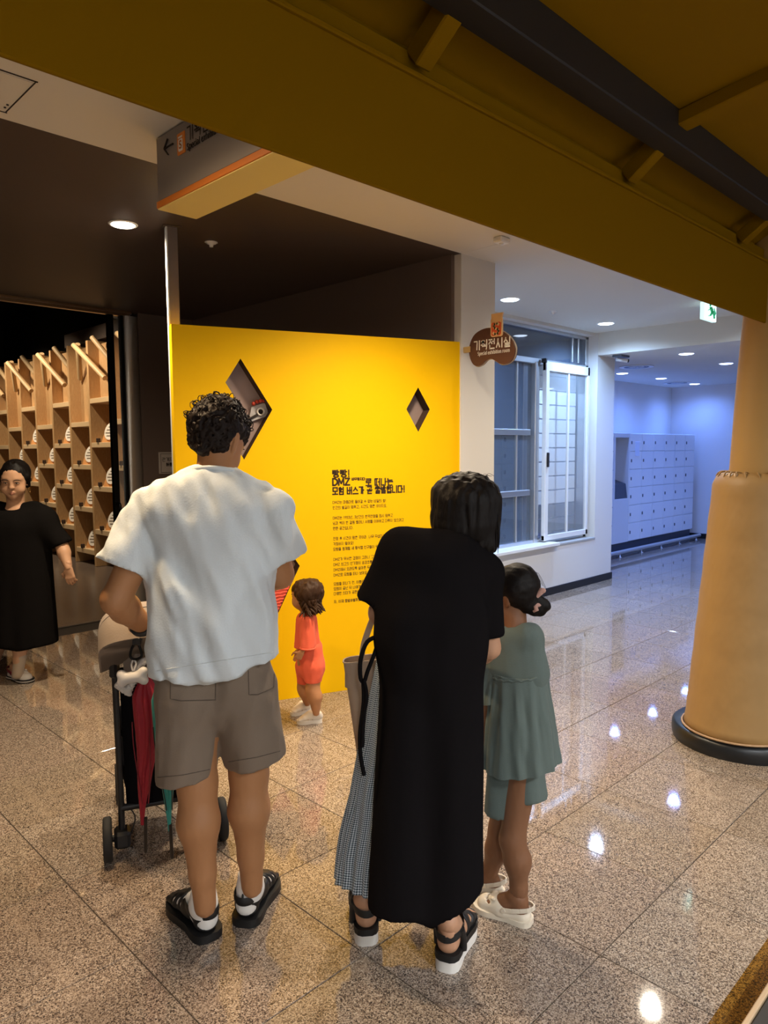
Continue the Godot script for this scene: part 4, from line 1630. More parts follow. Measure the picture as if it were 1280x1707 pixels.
func hand(f: Form, wr: Vector3, dir: Vector3, palm: Vector3, s := 1.0, curl := 0.35, thumb := 1.0) -> void:
	dir = dir.normalized()
	palm = (palm - dir * palm.dot(dir)).normalized()
	var ax := dir.cross(palm)
	var t := ax * thumb
	var lens := [0.070, 0.078, 0.073, 0.058]
	f.cap(wr - dir * 0.03 * s, wr + dir * 0.03 * s, 0.026 * s, 0.022 * s, 0.02, 1.35, palm)
	for i in 4:
		var off := (1.5 - i) * 0.0195 * s
		var kn := wr + dir * (0.086 - 0.005 * absf(i - 1.2)) * s + t * off
		f.cap(wr + dir * 0.012 * s + t * off * 0.55, kn, 0.0145 * s, 0.0110 * s, 0.012)
		var d := dir.rotated(t.normalized(), 0.0)
		var p := kn
		for j in 3:
			d = d.rotated(ax, curl * (1.0 + 0.12 * i))
			var q: Vector3 = p + d * lens[i] * s * [0.46, 0.30, 0.24][j]
			f.cap(p, q, (0.0098 - j * 0.0008) * s, (0.0092 - j * 0.0009) * s, 0.004)
			p = q
	var b := wr + dir * 0.025 * s + t * 0.022 * s
	var m := b + (dir * 0.55 + t * 0.8 + palm * 0.25).normalized() * 0.042 * s
	var e := m + (dir * 0.85 + t * 0.3 + palm * (0.25 + curl)).normalized() * 0.034 * s
	f.cap(wr + dir * 0.01 * s, b, 0.016 * s, 0.015 * s, 0.012)
	f.cap(b, m, 0.015 * s, 0.0108 * s, 0.008)
	f.cap(m, e, 0.0108 * s, 0.0085 * s, 0.004)

func head(f: Form, c: Vector3, fwd: Vector3, up: Vector3, s := 1.0, baby := 0.0) -> void:
	fwd = fwd.normalized()
	up = (up - fwd * up.dot(fwd)).normalized()
	var r := fwd.cross(up)
	f.cap(c + up * 0.034 * s - fwd * 0.030 * s, c + up * 0.032 * s + fwd * 0.024 * s, 0.078 * s, 0.072 * s, 0.03)
	f.cap(c + fwd * 0.03 * s - up * 0.01 * s, c + fwd * 0.036 * s - up * (0.070 - baby * 0.02) * s, 0.064 * s, 0.044 * s, 0.03)
	f.dot(c + fwd * 0.062 * s - up * (0.098 - baby * 0.02) * s, 0.023 * s, 0.035)
	for k in [-1, 1]:
		f.dot(c + fwd * (0.052 + baby * 0.008) * s - up * (0.045 - baby * 0.004) * s + r * k * 0.036 * s, (0.030 + baby * 0.008) * s, 0.03)
		f.cap(c + fwd * 0.084 * s + up * 0.022 * s + r * k * 0.016 * s, c + fwd * 0.074 * s + up * 0.024 * s + r * k * 0.044 * s, 0.010 * s, 0.009 * s, 0.02)
		f.dot(c + fwd * 0.104 * s + up * 0.002 * s + r * k * 0.031 * s, 0.013 * s, 0.014, 1.0, Vector3.ZERO, true)
		f.dot(c + fwd * 0.083 * s + up * 0.000 * s + r * k * 0.031 * s, 0.0125 * s, 0.006)
		f.cap(c + r * k * 0.075 * s - fwd * 0.008 * s + up * 0.020 * s, c + r * k * 0.072 * s - fwd * 0.002 * s - up * 0.022 * s, 0.021 * s, 0.013 * s, 0.008, 2.4, r * k + fwd * 0.4)
		f.dot(c + fwd * 0.098 * s - up * 0.030 * s + r * k * 0.009 * s, 0.0070 * s, 0.008)
		f.cap(c + fwd * 0.0935 * s - up * 0.058 * s, c + fwd * 0.085 * s - up * 0.060 * s + r * k * 0.019 * s, 0.0068 * s, 0.0045 * s, 0.005)
		f.cap(c + fwd * 0.0925 * s - up * 0.0675 * s, c + fwd * 0.085 * s - up * 0.064 * s + r * k * 0.017 * s, 0.0070 * s, 0.0045 * s, 0.005)
	f.cap(c + fwd * 0.090 * s + up * 0.012 * s, c + fwd * 0.104 * s - up * 0.026 * s, 0.0070 * s, 0.0088 * s, 0.014)

func face_parts(t: Node3D, c: Vector3, fwd: Vector3, up: Vector3, s: float, lids := 0.0) -> void:
	fwd = fwd.normalized()
	up = (up - fwd * up.dot(fwd)).normalized()
	var r := fwd.cross(up)
	var B := Basis(r, up, -fwd)
	for k in [-1, 1]:
		var e: Vector3 = c + fwd * 0.0855 * s - up * 0.001 * s + r * k * 0.031 * s
		var st := S()
		ball(st, e, Vector3(0.0125, 0.0042 if lids > 0.5 else 0.0062, 0.0115) * s, B, 10)
		var eye := obj("eye", st, mat("eye_white", "e4ddd4", 0.3), t)
		st = S()
		ball(st, e + fwd * 0.0075 * s - up * 0.001 * s, Vector3(0.0056, 0.0040 if lids > 0.5 else 0.0058, 0.0050) * s, B, 8)
		obj("iris", st, mat("iris", "1d120c", 0.2), eye)
		st = S()
		var l := []
		for j in 7:
			var x := (j - 3) / 3.0
			l.append(e + r * x * 0.0145 * s + up * ((1.0 - x * x) * 0.0052 + 0.0002) * s + fwd * (0.0115 - x * x * 0.007) * s)
		tube(st, l, 0.0013 * s, 5)
		obj("eyelash", st, mat("lash", "1a1210", 0.7), t)
		st = S()
		l = []
		for j in 7:
			var x := (j - 3) / 3.0
			l.append(e + r * (x * 0.020 + k * 0.003) * s + up * (0.0215 - x * x * 0.004 - k * x * 0.001) * s + fwd * (0.0125 - x * k * 0.006 - x * x * 0.003) * s)
		tube(st, l, [0.0012 * s, 0.0021 * s, 0.0024 * s, 0.0024 * s, 0.0024 * s, 0.002 * s, 0.001 * s], 5)
		obj("eyebrow", st, mat("brow", "2a1c16", 0.8), t)
	var lf := Form.new()
	for k in [-1, 1]:
		lf.cap(c + fwd * 0.0945 * s - up * 0.0585 * s, c + fwd * 0.0868 * s - up * 0.0605 * s + r * k * 0.0185 * s, 0.0064 * s, 0.0035 * s, 0.003)
		lf.cap(c + fwd * 0.0936 * s - up * 0.068 * s, c + fwd * 0.0868 * s - up * 0.0645 * s + r * k * 0.0165 * s, 0.0068 * s, 0.0035 * s, 0.003)
	obj("lips", forms([[lf, 0.002]]), mat("lip", "9c6250", 0.5), t)

func gown(rows: Array, n: int, pleats: int, sd := 1, slope := 0.0) -> Array:      # rows: [x, y, depth, half width, half depth, fold size]
	var nz := noise(1.0, FastNoiseLite.TYPE_SIMPLEX_SMOOTH, 2, sd)
	var rings := []
	for i in rows.size():
		var q: Array = rows[i]
		var c := at(q[0], q[1], q[2])
		var ring := PackedVector3Array()
		for k in n:
			var a := TAU * k / n
			var f: float = 1.0 + q[5] * (sin(a * pleats + 1.4 * nz.get_noise_2d(cos(a) * 2.0, sin(a) * 2.0)) * 0.6 + nz.get_noise_3d(cos(a) * 3.0, sin(a) * 3.0, i * 0.15))
			var p: Vector3 = flat_r * (cos(a) * q[3] * f) + flat_f * (sin(a) * q[4] * f)
			ring.append(c + p + Vector3.UP * (slope * p.dot(flat_r) * i / maxf(1.0, rows.size() - 1.0)))
		rings.append(ring)
	return rings

func outline(L: float, w: float) -> PackedVector2Array:       # sole: x along the foot from the heel
	var half := [[0.0, 0.16], [0.03, 0.30], [0.09, 0.39], [0.2, 0.41], [0.36, 0.38], [0.52, 0.43], [0.68, 0.5], [0.8, 0.49], [0.9, 0.40], [0.97, 0.25], [1.0, 0.1]]
	var l := PackedVector2Array()
	for q in half: l.append(Vector2(q[0] * L, q[1] * w))
	for k in half.size(): l.append(Vector2(half[half.size() - 1 - k][0] * L, -half[half.size() - 1 - k][1] * w))
	return l

func sole(heel: Vector3, toe: Vector3, w: float, h0: float, h1: float, grow := 0.0) -> SurfaceTool:
	var d := (toe - heel).normalized()
	var s := S()
	prism(s, outline(heel.distance_to(toe) + grow * 2, w + grow * 2), heel - d * grow + Vector3.UP * h0, d, d.cross(Vector3.UP), Vector3.UP * (h1 - h0), true)
	return s

func cloth(key: String, col: String, rough := 0.85, fine := 90.0, depth := 0.35) -> StandardMaterial3D:
	var m := mat(key, col, rough)
	if not M.has("weave_tex"):
		M["weave_tex"] = noise_tex(noise(0.09, FastNoiseLite.TYPE_SIMPLEX_SMOOTH, 2, 41), 256, null, true, 2.0)
	m.normal_enabled = true
	m.normal_texture = M["weave_tex"]
	m.normal_scale = depth
	if Color(col).get_luminance() > 0.12:
		m.rim_enabled = true
		m.rim = 0.25
	else:
		m.metallic_specular = 0.06
	tri_uv(m, Vector3.ONE * fine / 16.0)
	return m

func hair_mat(key: String, col: String) -> StandardMaterial3D:
	var m := mat(key, col, 0.55)
	if not M.has("strand_tex"):
		M["strand_tex"] = noise_tex(noise(0.05, FastNoiseLite.TYPE_SIMPLEX_SMOOTH, 2, 17), 256, null, true, 4.0)
	m.normal_enabled = true
	m.normal_texture = M["strand_tex"]
	m.normal_scale = 0.5
	m.metallic_specular = 0.3
	tri_uv(m, Vector3(22, 1.6, 22))
	return m

func limit(f: Form, o: Vector3, n: Vector3) -> void:      # cut everything of a form beyond a plane by a flat-ended block of empty space
	f.cap(o + n.normalized() * 3.0, o + n.normalized() * 3.001, 3.0, 3.0, 0.004, 1.0, Vector3.ZERO, Vector3.ZERO, true)

func skin(key: String, col: String) -> StandardMaterial3D:
	var m := mat(key, col, 0.5)
	m.metallic_specular = 0.4
	return m

func people() -> void:
	man()
	tall_woman()
	girl()
	toddler()
	passer_by()

func man() -> void:
	var base := gnd(378, 1560)
	var t := thing("person", "man from behind in pale blue t-shirt and taupe shorts, holding a stroller", "person", base)
	var back := -flat_f
	var f := Form.new()
	var neck := at(357, 795, 2.35)
	var hc := at(361, 736, 2.385)
	var shl := at(260, 858, 2.335)
	var shr := at(446, 858, 2.335)
	var ell := at(193, 1000, 2.27)
	var wrl := at(243, 1046, 2.47)
	var elr := at(466, 958, 2.40)
	var wrr := at(425, 965, 2.62)
	var hipl := at(318, 1158, 2.30)
	var hipr := at(402, 1155, 2.31)
	var knl := at(329, 1305, 2.28)
	var knr := at(415, 1288, 2.33)
	var anl := at(342, 1510, 2.262)
	var anr := at(420, 1478, 2.35)
	f.cap(at(355, 860, 2.345), at(358, 1100, 2.315), 0.075, 0.075, 0.05)
	f.cap(shl, shr, 0.045, 0.045, 0.03)
	f.cap(neck - Vector3.UP * 0.04, hc - Vector3.UP * 0.03, 0.062, 0.056, 0.03)
	f.cap(at(328, 1135, 2.31), at(392, 1135, 2.31), 0.068, 0.068, 0.03)
	arm(f, shl, ell, wrl, 1.12)
	arm(f, shr, elr, wrr, 1.12)
	leg(f, hipl, knl, anl, back, 1.06)
	leg(f, hipr, knr, anr, back, 1.06)
	var fwd := flat_f * 0.85 + flat_r * 0.28 - Vector3.UP * 0.42
	var up := Vector3.UP + flat_r * 0.06
	var h := Form.new()
	head(h, hc, fwd, up, 1.0)
	h.cap(hc - Vector3.UP * 0.03 - flat_f * 0.01, neck, 0.056, 0.060, 0.03)
	var ha := Form.new()
	hand(ha, wrl, flat_f * 0.5 + flat_r * 0.85 - Vector3.UP * 0.1, -Vector3.UP * 0.9 + flat_f * 0.4, 1.05, 0.85, -1.0)
	var hb := Form.new()
	hand(hb, wrr, flat_f * 0.7 - flat_r * 0.7, -Vector3.UP, 1.05, 0.8, 1.0)
	var tone := skin("skin_tan", "a87750")
	obj("body", forms([[f, 0.011], [h, 0.0055], [ha, 0.004], [hb, 0.004]]), tone, t)
	face_parts(t, hc, fwd, up, 1.0)
	# short curly hair, long on top
	fwd = fwd.normalized()
	up = (up - fwd * up.dot(fwd)).normalized()
	var r := fwd.cross(up)
	var g := Form.new()
	g.mode = 2
	g.amp = 0.010
	g.nz = noise(1.0, FastNoiseLite.TYPE_SIMPLEX, 2, 3)
	g.sx = Vector3.ONE * 34.0
	g.cap(hc + up * 0.050 - fwd * 0.034, hc + up * 0.055 + fwd * 0.028, 0.083, 0.080, 0.03)
	g.cap(hc + up * 0.095 - fwd * 0.02, hc + up * 0.09 + fwd * 0.03, 0.058, 0.056, 0.03)
	g.cap(hc + up * 0.02 - fwd * 0.052, hc - up * 0.045 - fwd * 0.055, 0.066, 0.030, 0.03)
	g.cap(hc + up * 0.03 - fwd * 0.03 + r * 0.03, hc - up * 0.02 - fwd * 0.035 + r * 0.045, 0.055, 0.030, 0.03)
	g.cap(hc + up * 0.03 - fwd * 0.03 - r * 0.03, hc - up * 0.02 - fwd * 0.035 - r * 0.045, 0.055, 0.030, 0.03)
	g.cap(hc + fwd * 0.12 - up * 0.12, hc + fwd * 0.12 + up * 0.01, 0.075, 0.06, 0.02, 1.0, Vector3.ZERO, Vector3.ZERO, true)
	for k in [-1, 1]: g.dot(hc + r * k * 0.092 - up * 0.012 + fwd * 0.004, 0.036, 0.012, 1.0, Vector3.ZERO, true)
	var curls := S()
	for k in 230:
		var a := rng.randf_range(0, TAU)
		var b := rng.randf_range(-0.15, 1.35)
		var dq := (r * cos(a) * cos(b) + fwd * sin(a) * cos(b) * 1.05 + up * sin(b)).normalized()
		if dq.dot(fwd) > 0.75 and b < 0.5: continue
		if absf(dq.dot(r)) > 0.75 and b < 0.25: continue
		var p := g.trace(hc + up * 0.05 + dq * 0.3, -dq, 0.4)
		if p == Vector3.INF: continue
		var e1 := dq.cross(Vector3(rng.randf_range(-1, 1), rng.randf_range(-1, 1), rng.randf_range(-1, 1))).normalized()
		var R := rng.randf_range(0.008, 0.017)
		var l := []
		for j in 7:
			var th := -0.6 + j * 0.75
			l.append(p + dq * (sin(th) * R - 0.002) + e1 * (cos(th) * R) + e1.cross(dq) * j * 0.0012)
		tube(curls, l, [0.0019, 0.0018, 0.0018, 0.0016, 0.0014, 0.0011, 0.0005], 4)
	var hair := obj("hair", forms([[g, 0.0055]]), hair_mat("hair_dark", "1c130f"), t)
	obj("curls", curls, M.hair_dark, hair).set_meta("kind", "stuff")
	# t-shirt
	var q := Form.new()
	q.mode = 3
	q.amp = 0.028
	q.nz = noise(1.0, FastNoiseLite.TYPE_SIMPLEX_SMOOTH, 2, 12)
	q.turn = Basis(flat_f, 0.42) * Basis(flat_r, flat_f, Vector3.UP).inverse()
	q.turn = Basis(flat_f, 0.38)
	q.sx = Vector3(9.5, 2.3, 9.5)
	var hem := -Vector3.UP + flat_r * 0.16
	q.cap(at(354, 900, 2.33), at(358, 1110, 2.295), 0.095, 0.106, 0.10, 1.0, Vector3.ZERO, hem)
	q.cap(at(297, 880, 2.335), at(307, 1117, 2.30), 0.100, 0.106, 0.10, 1.0, Vector3.ZERO, hem)
	q.cap(at(397, 880, 2.335), at(411, 1101, 2.30), 0.100, 0.106, 0.10, 1.0, Vector3.ZERO, hem)
	q.cap(at(300, 850, 2.34), at(404, 850, 2.34), 0.085, 0.085, 0.08)
	q.cap(at(357, 812, 2.345), at(254, 848, 2.335), 0.066, 0.070, 0.07)
	q.cap(at(357, 812, 2.345), at(454, 850, 2.335), 0.066, 0.070, 0.07)
	q.cap(at(256, 854, 2.335), at(202, 944, 2.29), 0.068, 0.086, 0.05, 1.0, Vector3.ZERO, at(202, 944, 2.29) - at(254, 848, 2.335) + flat_r * 0.02)
	q.cap(at(450, 858, 2.34), at(475, 928, 2.375), 0.062, 0.066, 0.05, 1.0, Vector3.ZERO, at(475, 928, 2.375) - at(452, 850, 2.335))
	var sl := (at(202, 944, 2.29) - at(254, 848, 2.335)).normalized()
	q.cap(at(202, 944, 2.29) - sl * 0.03, at(202, 944, 2.29) + sl * 0.05, 0.056, 0.064, 0.006, 1.0, Vector3.ZERO, Vector3.ZERO, true)
	q.dot(neck + Vector3.UP * 0.045 + flat_f * 0.015, 0.062, 0.01, 1.0, Vector3.ZERO, true)
	var shirt := obj("t_shirt", forms([[q, 0.0085]]), cloth("shirt_blue", "d3dce1", 0.85), t)
	# seams: collar, hem
	var seam := S()
	var cl := []
	for k in 24:
		var a := TAU * k / 24
		var dq := flat_r * cos(a) + flat_f * sin(a)
		var p := q.trace(neck + dq * 0.10 + Vector3.UP * 0.20, -Vector3.UP - dq * 0.12, 0.5)
		cl.append(neck + dq * 0.071 + Vector3.UP * (0.012 - 0.020 * sin(a)) )
	tube(seam, cl, 0.0075, 8, true)
	obj("collar", seam, M.shirt_blue, shirt)
	seam = S()
	var hl := []
	for k in 25:
		var p := q.trace(Vector3(0, EYE, 0), ray(262 + k * 8.05, 1118 - k * 1.28), 4.0)
		if p != Vector3.INF: hl.append(p)
	if hl.size() > 3: tube(seam, hl, 0.0014, 4)
	obj("hem_seam", seam, cloth("shirt_seam", "c3cbce"), shirt)
	# shorts
	q = Form.new()
	q.mode = 3
	q.amp = 0.014
	q.nz = noise(1.0, FastNoiseLite.TYPE_SIMPLEX_SMOOTH, 2, 15)
	q.sx = Vector3(9.0, 3.0, 9.0)
	q.turn = Basis(flat_f, -0.25)
	q.cap(at(314, 1118, 2.305), at(315, 1160, 2.30), 0.086, 0.104, 0.05)
	q.cap(at(405, 1110, 2.305), at(404, 1160, 2.31), 0.086, 0.104, 0.05)
	q.cap(at(358, 1125, 2.305), at(360, 1165, 2.305), 0.074, 0.086, 0.05)
	q.cap(at(313, 1150, 2.30), at(310, 1293, 2.285), 0.102, 0.098, 0.03, 1.0, Vector3.ZERO, -Vector3.UP + flat_r * 0.15)
	q.cap(at(406, 1150, 2.31), at(427, 1268, 2.325), 0.102, 0.098, 0.03, 1.0, Vector3.ZERO, -Vector3.UP + flat_r * 0.2)
	var shorts := obj("shorts", forms([[q, 0.0085]]), cloth("shorts_taupe", "7a6b5c", 0.9, 120.0), t)
	for pk in [[[284, 1128], [284, 1165], [300, 1168], [359, 1167], [360, 1122]], [[414, 1118], [415, 1158], [430, 1158], [456, 1146], [458, 1108]]]:
		seam = S()
		hl = []
		for k in pk.size() - 1:
			for j in 5:
				var a := Vector2(pk[k][0], pk[k][1]).lerp(Vector2(pk[k + 1][0], pk[k + 1][1]), j / 5.0)
				var p := q.trace(Vector3(0, EYE, 0), ray(a.x, a.y), 4.0)
				if p != Vector3.INF: hl.append(p)
		tube(seam, hl, 0.0016, 4)
		obj("pocket_seam", seam, cloth("shorts_seam", "55493e"), shorts)
	for pk in [[[262, 1296], [305, 1292], [358, 1281]], [[381, 1270], [430, 1262], [474, 1250]]]:
		seam = S()
		hl = []
		for k in pk.size() - 1:
			for j in 6:
				var a := Vector2(pk[k][0], pk[k][1]).lerp(Vector2(pk[k + 1][0], pk[k + 1][1]), j / 6.0)
				var p := q.trace(Vector3(0, EYE, 0), ray(a.x, a.y), 4.0)
				if p != Vector3.INF: hl.append(p)
		tube(seam, hl, 0.0014, 4)
		obj("hem_seam", seam, M.shorts_seam, shorts)
	# socks and black slotted sandals
	var feet := [[gnd(352, 1568), gnd(296, 1503), anl], [gnd(407, 1545), gnd(446, 1470), anr]]
	for k in 2:
		var he: Vector3 = feet[k][0]
		var to: Vector3 = feet[k][1]
		var an: Vector3 = feet[k][2]
		to = he + (to - he).normalized() * 0.275
		var d := (to - he).normalized()
		var sd := d.cross(Vector3.UP)
		an = an.lerp(he + d * 0.055 + Vector3.UP * 0.10, 0.6)
		f = Form.new()
		foot(f, he, to, an, 1.05, 0.025)
		f.cap(an, an + Vector3.UP * 0.055 + (anl if k == 0 else anr).direction_to(knl if k == 0 else knr) * 0.005, 0.038, 0.041, 0.03, 1.0, Vector3.ZERO, Vector3.UP)
		obj("sock", forms([[f, 0.006]]), cloth("sock_white", "e4e0da", 0.9, 160.0), t)
		var sh := obj("sandal", sole(he, to, 0.112, 0.0, 0.028, 0.008), mat("sandal_black", "141313", 0.55), t)
		f = Form.new()
		foot(f, he, to, an, 1.17, 0.024)
		limit(f, he + d * 0.10 + Vector3.UP * 0.098, Vector3.UP - d * 0.12)
		f.dot(an + Vector3.UP * 0.05, 0.058, 0.01, 1.0, Vector3.ZERO, true)
		f.cap(he - d * 0.05 + Vector3.UP * 0.062, he + d * 0.045 + Vector3.UP * 0.062, 0.040, 0.036, 0.006, 1.75, Vector3.UP, Vector3.ZERO, true)
		for s2 in [-1, 1]:
			f.cap(he + d * 0.03 + sd * s2 * 0.07 + Vector3.UP * 0.058, he + d * 0.065 + sd * s2 * 0.05 + Vector3.UP * 0.056, 0.018, 0.014, 0.01, 1.0, Vector3.ZERO, Vector3.ZERO, true)
			for j in 4:
				var x := 0.115 + j * 0.03
				f.cap(he + d * (x + 0.015) + sd * s2 * 0.022 + Vector3.UP * 0.110, he + d * (x + 0.03) + sd * s2 * 0.065 + Vector3.UP * 0.040, 0.0075, 0.0085, 0.003, 1.0, Vector3.ZERO, Vector3.ZERO, true)
		obj("upper", forms([[f, 0.0045]]), M.sandal_black, sh)
		var bd := S()
		var rows := []
		for j in 4:
			var ring := PackedVector3Array()
			for i in 32:
				var a := TAU * i / 32.0
				var fat := 0.0035 if j == 1 or j == 2 else 0.0
				ring.append(he + d * (0.066 + cos(a) * (0.080 + fat)) + sd * sin(a) * (0.047 + fat) + Vector3.UP * (0.078 + j * 0.010 + cos(a) * -0.004))
			rows.append(ring)
		loft(bd, rows, false, false)
		obj("heel_strap", bd, M.sandal_black, sh)
		var lp := S()
		tube(lp, smooth_path([he + d * 0.012 + Vector3.UP * 0.088, he - d * 0.008 + Vector3.UP * 0.10, he - d * 0.004 + Vector3.UP * 0.118, he + d * 0.01 + Vector3.UP * 0.104], 3), 0.004, 6)
		obj("pull_tab", lp, M.sandal_black, sh)
	# wrist band
	var wb := S()
	var ax := (wrl - ell).normalized()
	var x1 := ax.cross(Vector3.UP).normalized()
	var y1 := ax.cross(x1)
	var ring := []
	var wc := wrl - ax * 0.035
	for k in 20: ring.append(wc + (x1 * cos(TAU * k / 20) + y1 * sin(TAU * k / 20)) * 0.037)
	tube(wb, ring, 0.0075, 8, true)
	for k in ring.size(): ring[k] += ax * 0.011
	tube(wb, ring, 0.0075, 8, true)
	obj("wrist_band", wb, mat("band_grey", "2a2a2c", 0.6), t)
	done()

func tall_woman() -> void:
	var base := gnd(680, 1590)
	var t := thing("person", "woman from behind in long black dress over a checked skirt", "person", base)
	var back := -flat_f
	var f := Form.new()
	var neck := at(756, 893, 2.24)
	var hc := at(777, 866, 2.30)
	var shl := at(668, 918, 2.19)
	var shr := at(806, 955, 2.24)
	var ell := at(634, 1022, 2.20)
	var wrl := at(648, 1035, 2.42)
	var elr := at(815, 1080, 2.27)
	var wrr := at(775, 1105, 2.46)
	var anl := at(606, 1512, 2.262)
	var anr := at(748, 1552, 2.128)
	f.cap(at(735, 965, 2.22), at(715, 1120, 2.24), 0.055, 0.06, 0.04)
	f.cap(shl, shr, 0.038, 0.038, 0.03)
	f.cap(neck - Vector3.UP * 0.03, hc - Vector3.UP * 0.02, 0.052, 0.05, 0.03)
	arm(f, shl, ell, wrl, 0.86)
	arm(f, shr, elr, wrr, 0.86)
	leg(f, at(690, 1150, 2.27), at(662, 1320, 2.29), anl, back, 0.80)
	leg(f, at(735, 1150, 2.28), at(735, 1340, 2.25), anr, back, 0.80)
	var h := Form.new()
	var fwd := flat_f * 0.8 + flat_r * 0.25 - Vector3.UP * 0.6
	var up := Vector3.UP + flat_r * 0.22 + flat_f * 0.3
	head(h, hc, fwd, up, 0.97)
	h.cap(hc - Vector3.UP * 0.02, neck, 0.05, 0.05, 0.03)
	var ha := Form.new()
	hand(ha, wrl, flat_f * 0.8 + flat_r * 0.5, Vector3.UP, 0.92, 0.5, 1.0)
	var hb := Form.new()
	hand(hb, wrr, flat_f * 0.8 - flat_r * 0.5, Vector3.UP, 0.92, 0.5, -1.0)
	var feet := [[gnd(612, 1576), gnd(604, 1510), anl], [gnd(742, 1620), gnd(775, 1548), anr]]
	var ff := []
	for k in 2:
		var he: Vector3 = feet[k][0]
		var d := ((feet[k][1] as Vector3) - he).normalized()
		feet[k][1] = he + d * 0.245
		var g := Form.new()
		var an: Vector3 = (feet[k][2] as Vector3).lerp(he + d * 0.05 + Vector3.UP * 0.125, 0.7)
		feet[k][2] = an
		foot(g, he, feet[k][1], an, 0.92, 0.05)
		g.cap(an, (anl if k == 0 else anr) + Vector3.UP * 0.03, 0.031, 0.031, 0.02)
		ff.append([g, 0.006])
	obj("body", forms([[f, 0.012], [h, 0.006], [ha, 0.004], [hb, 0.004]] + ff), skin("skin_mid", "b98c6e"), t)
	face_parts(t, hc, fwd, up, 0.97)
	# straight bob
	fwd = fwd.normalized()
	up = (up - fwd * up.dot(fwd)).normalized()
	var r := fwd.cross(up)
	var g := Form.new()
	g.mode = 1
	g.amp = 0.008
	g.nz = noise(1.0, FastNoiseLite.TYPE_SIMPLEX_SMOOTH, 2, 23)
	g.sx = Vector3(38, 5, 38)
	g.cap(hc + up * 0.050 - fwd * 0.03, hc + up * 0.045 + fwd * 0.02, 0.092, 0.086, 0.03)
	g.cap(at(766, 842, 2.25), at(758, 876, 2.24), 0.078, 0.064, 0.05)
	g.cap(at(795, 840, 2.26), at(806, 900, 2.25), 0.070, 0.040, 0.05)
	g.cap(at(755, 838, 2.28), at(742, 862, 2.27), 0.072, 0.034, 0.05)
	g.cap(at(812, 870, 2.27), at(822, 913, 2.26), 0.030, 0.009, 0.03)
	g.cap(at(790, 880, 2.24), at(796, 905, 2.235), 0.055, 0.030, 0.05)
	g.cap(hc + fwd * 0.11 - up * 0.14, hc + fwd * 0.11, 0.07, 0.058, 0.02, 1.0, Vector3.ZERO, Vector3.ZERO, true)
	var hair := obj("hair", forms([[g, 0.006]]), hair_mat("hair_black", "120d0b"), t)
	var strands := S()
	for k in 46:
		var x := lerpf(724, 832, k / 45.0)
		var p := g.trace(Vector3(0, EYE, 0), ray(x, 850 + rng.randf_range(-15, 25)), 4.0)
		if p == Vector3.INF: continue
		var e := at(x + rng.randf_range(-3, 6), lerpf(872, 918, (x - 724) / 108.0) + rng.randf_range(-8, 8), 2.22 + absf(x - 780) * 0.0004)
		tube(strands, smooth_path([p + flat_f * 0.004, p.lerp(e, 0.5) - flat_f * 0.006, e], 3), [0.0035, 0.0035, 0.003, 0.003, 0.0022, 0.0015, 0.0008], 5)
	for k in 9:
		var p := at(770 + k * 5 + rng.randf_range(-4, 4), 795, 2.27)
		tube(strands, smooth_path([p - Vector3.UP * 0.012, p + Vector3.UP * rng.randf_range(0.004, 0.012) + flat_r * 0.01, p + Vector3.UP * 0.002 + flat_r * 0.03], 3), 0.0007, 4)
	obj("strands", strands, M.hair_black, hair).set_meta("kind", "stuff")
	# long black dress: back panel with short sleeves
	var q := Form.new()
	q.mode = 1
	q.amp = 0.006
	q.nz = noise(1.0, FastNoiseLite.TYPE_SIMPLEX_SMOOTH, 2, 33)
	q.sx = Vector3(7, 1.2, 7)
	var hem := -Vector3.UP + flat_r * 0.02
	q.cap(at(686, 935, 2.175), at(675, 1060, 2.15), 0.082, 0.082, 0.06)
	q.cap(at(760, 955, 2.20), at(757, 1060, 2.16), 0.088, 0.086, 0.06)
	q.cap(at(725, 945, 2.18), at(716, 1100, 2.145), 0.090, 0.088, 0.08)
	q.cap(at(683, 1040, 2.14), at(664, 1508, 2.11), 0.083, 0.092, 0.08, 1.0, Vector3.ZERO, hem)
	q.cap(at(757, 1040, 2.15), at(752, 1500, 2.11), 0.088, 0.096, 0.08, 1.0, Vector3.ZERO, -Vector3.UP + flat_r * 0.55)
	q.cap(neck - Vector3.UP * 0.045 - flat_f * 0.02, shl, 0.062, 0.055, 0.05)
	q.cap(neck - Vector3.UP * 0.05 - flat_f * 0.02, shr, 0.066, 0.056, 0.05)
	q.cap(shl, at(624, 1003, 2.195), 0.060, 0.064, 0.04, 1.0, Vector3.ZERO, at(624, 1003, 2.195) - shl + flat_r * 0.02 - Vector3.UP * 0.05)
	q.cap(shr, at(819, 1060, 2.25), 0.052, 0.042, 0.04, 1.0, Vector3.ZERO, -Vector3.UP)
	q.dot(neck + Vector3.UP * 0.03 + flat_f * 0.02, 0.058, 0.01, 1.0, Vector3.ZERO, true)
	var dress := obj("dress", forms([[q, 0.010]]), cloth("dress_black", "171516", 0.92, 90.0, 0.2), t)
	var rb := S()
	tube(rb, smooth_path([at(632, 1060, 2.13), at(612, 1070, 2.11), at(601, 1100, 2.10), at(601, 1130, 2.10), at(607, 1136, 2.10), at(613, 1118, 2.10), at(624, 1090, 2.11), at(631, 1066, 2.13)], 4), 0.0065, 6)
	tube(rb, smooth_path([at(605, 1134, 2.10), at(606, 1170, 2.10), at(600, 1220, 2.10), at(601, 1260, 2.10), at(607, 1292, 2.10)], 4), 0.0062, 6)
	tube(rb, smooth_path([at(606, 1132, 2.095), at(611, 1160, 2.095), at(606, 1200, 2.095), at(604, 1245, 2.095)], 4), 0.006, 6)
	obj("ribbon", rb, M.dress_black, dress)
	# gingham skirt
	var im := Image.create(64, 64, false, Image.FORMAT_RGB8)
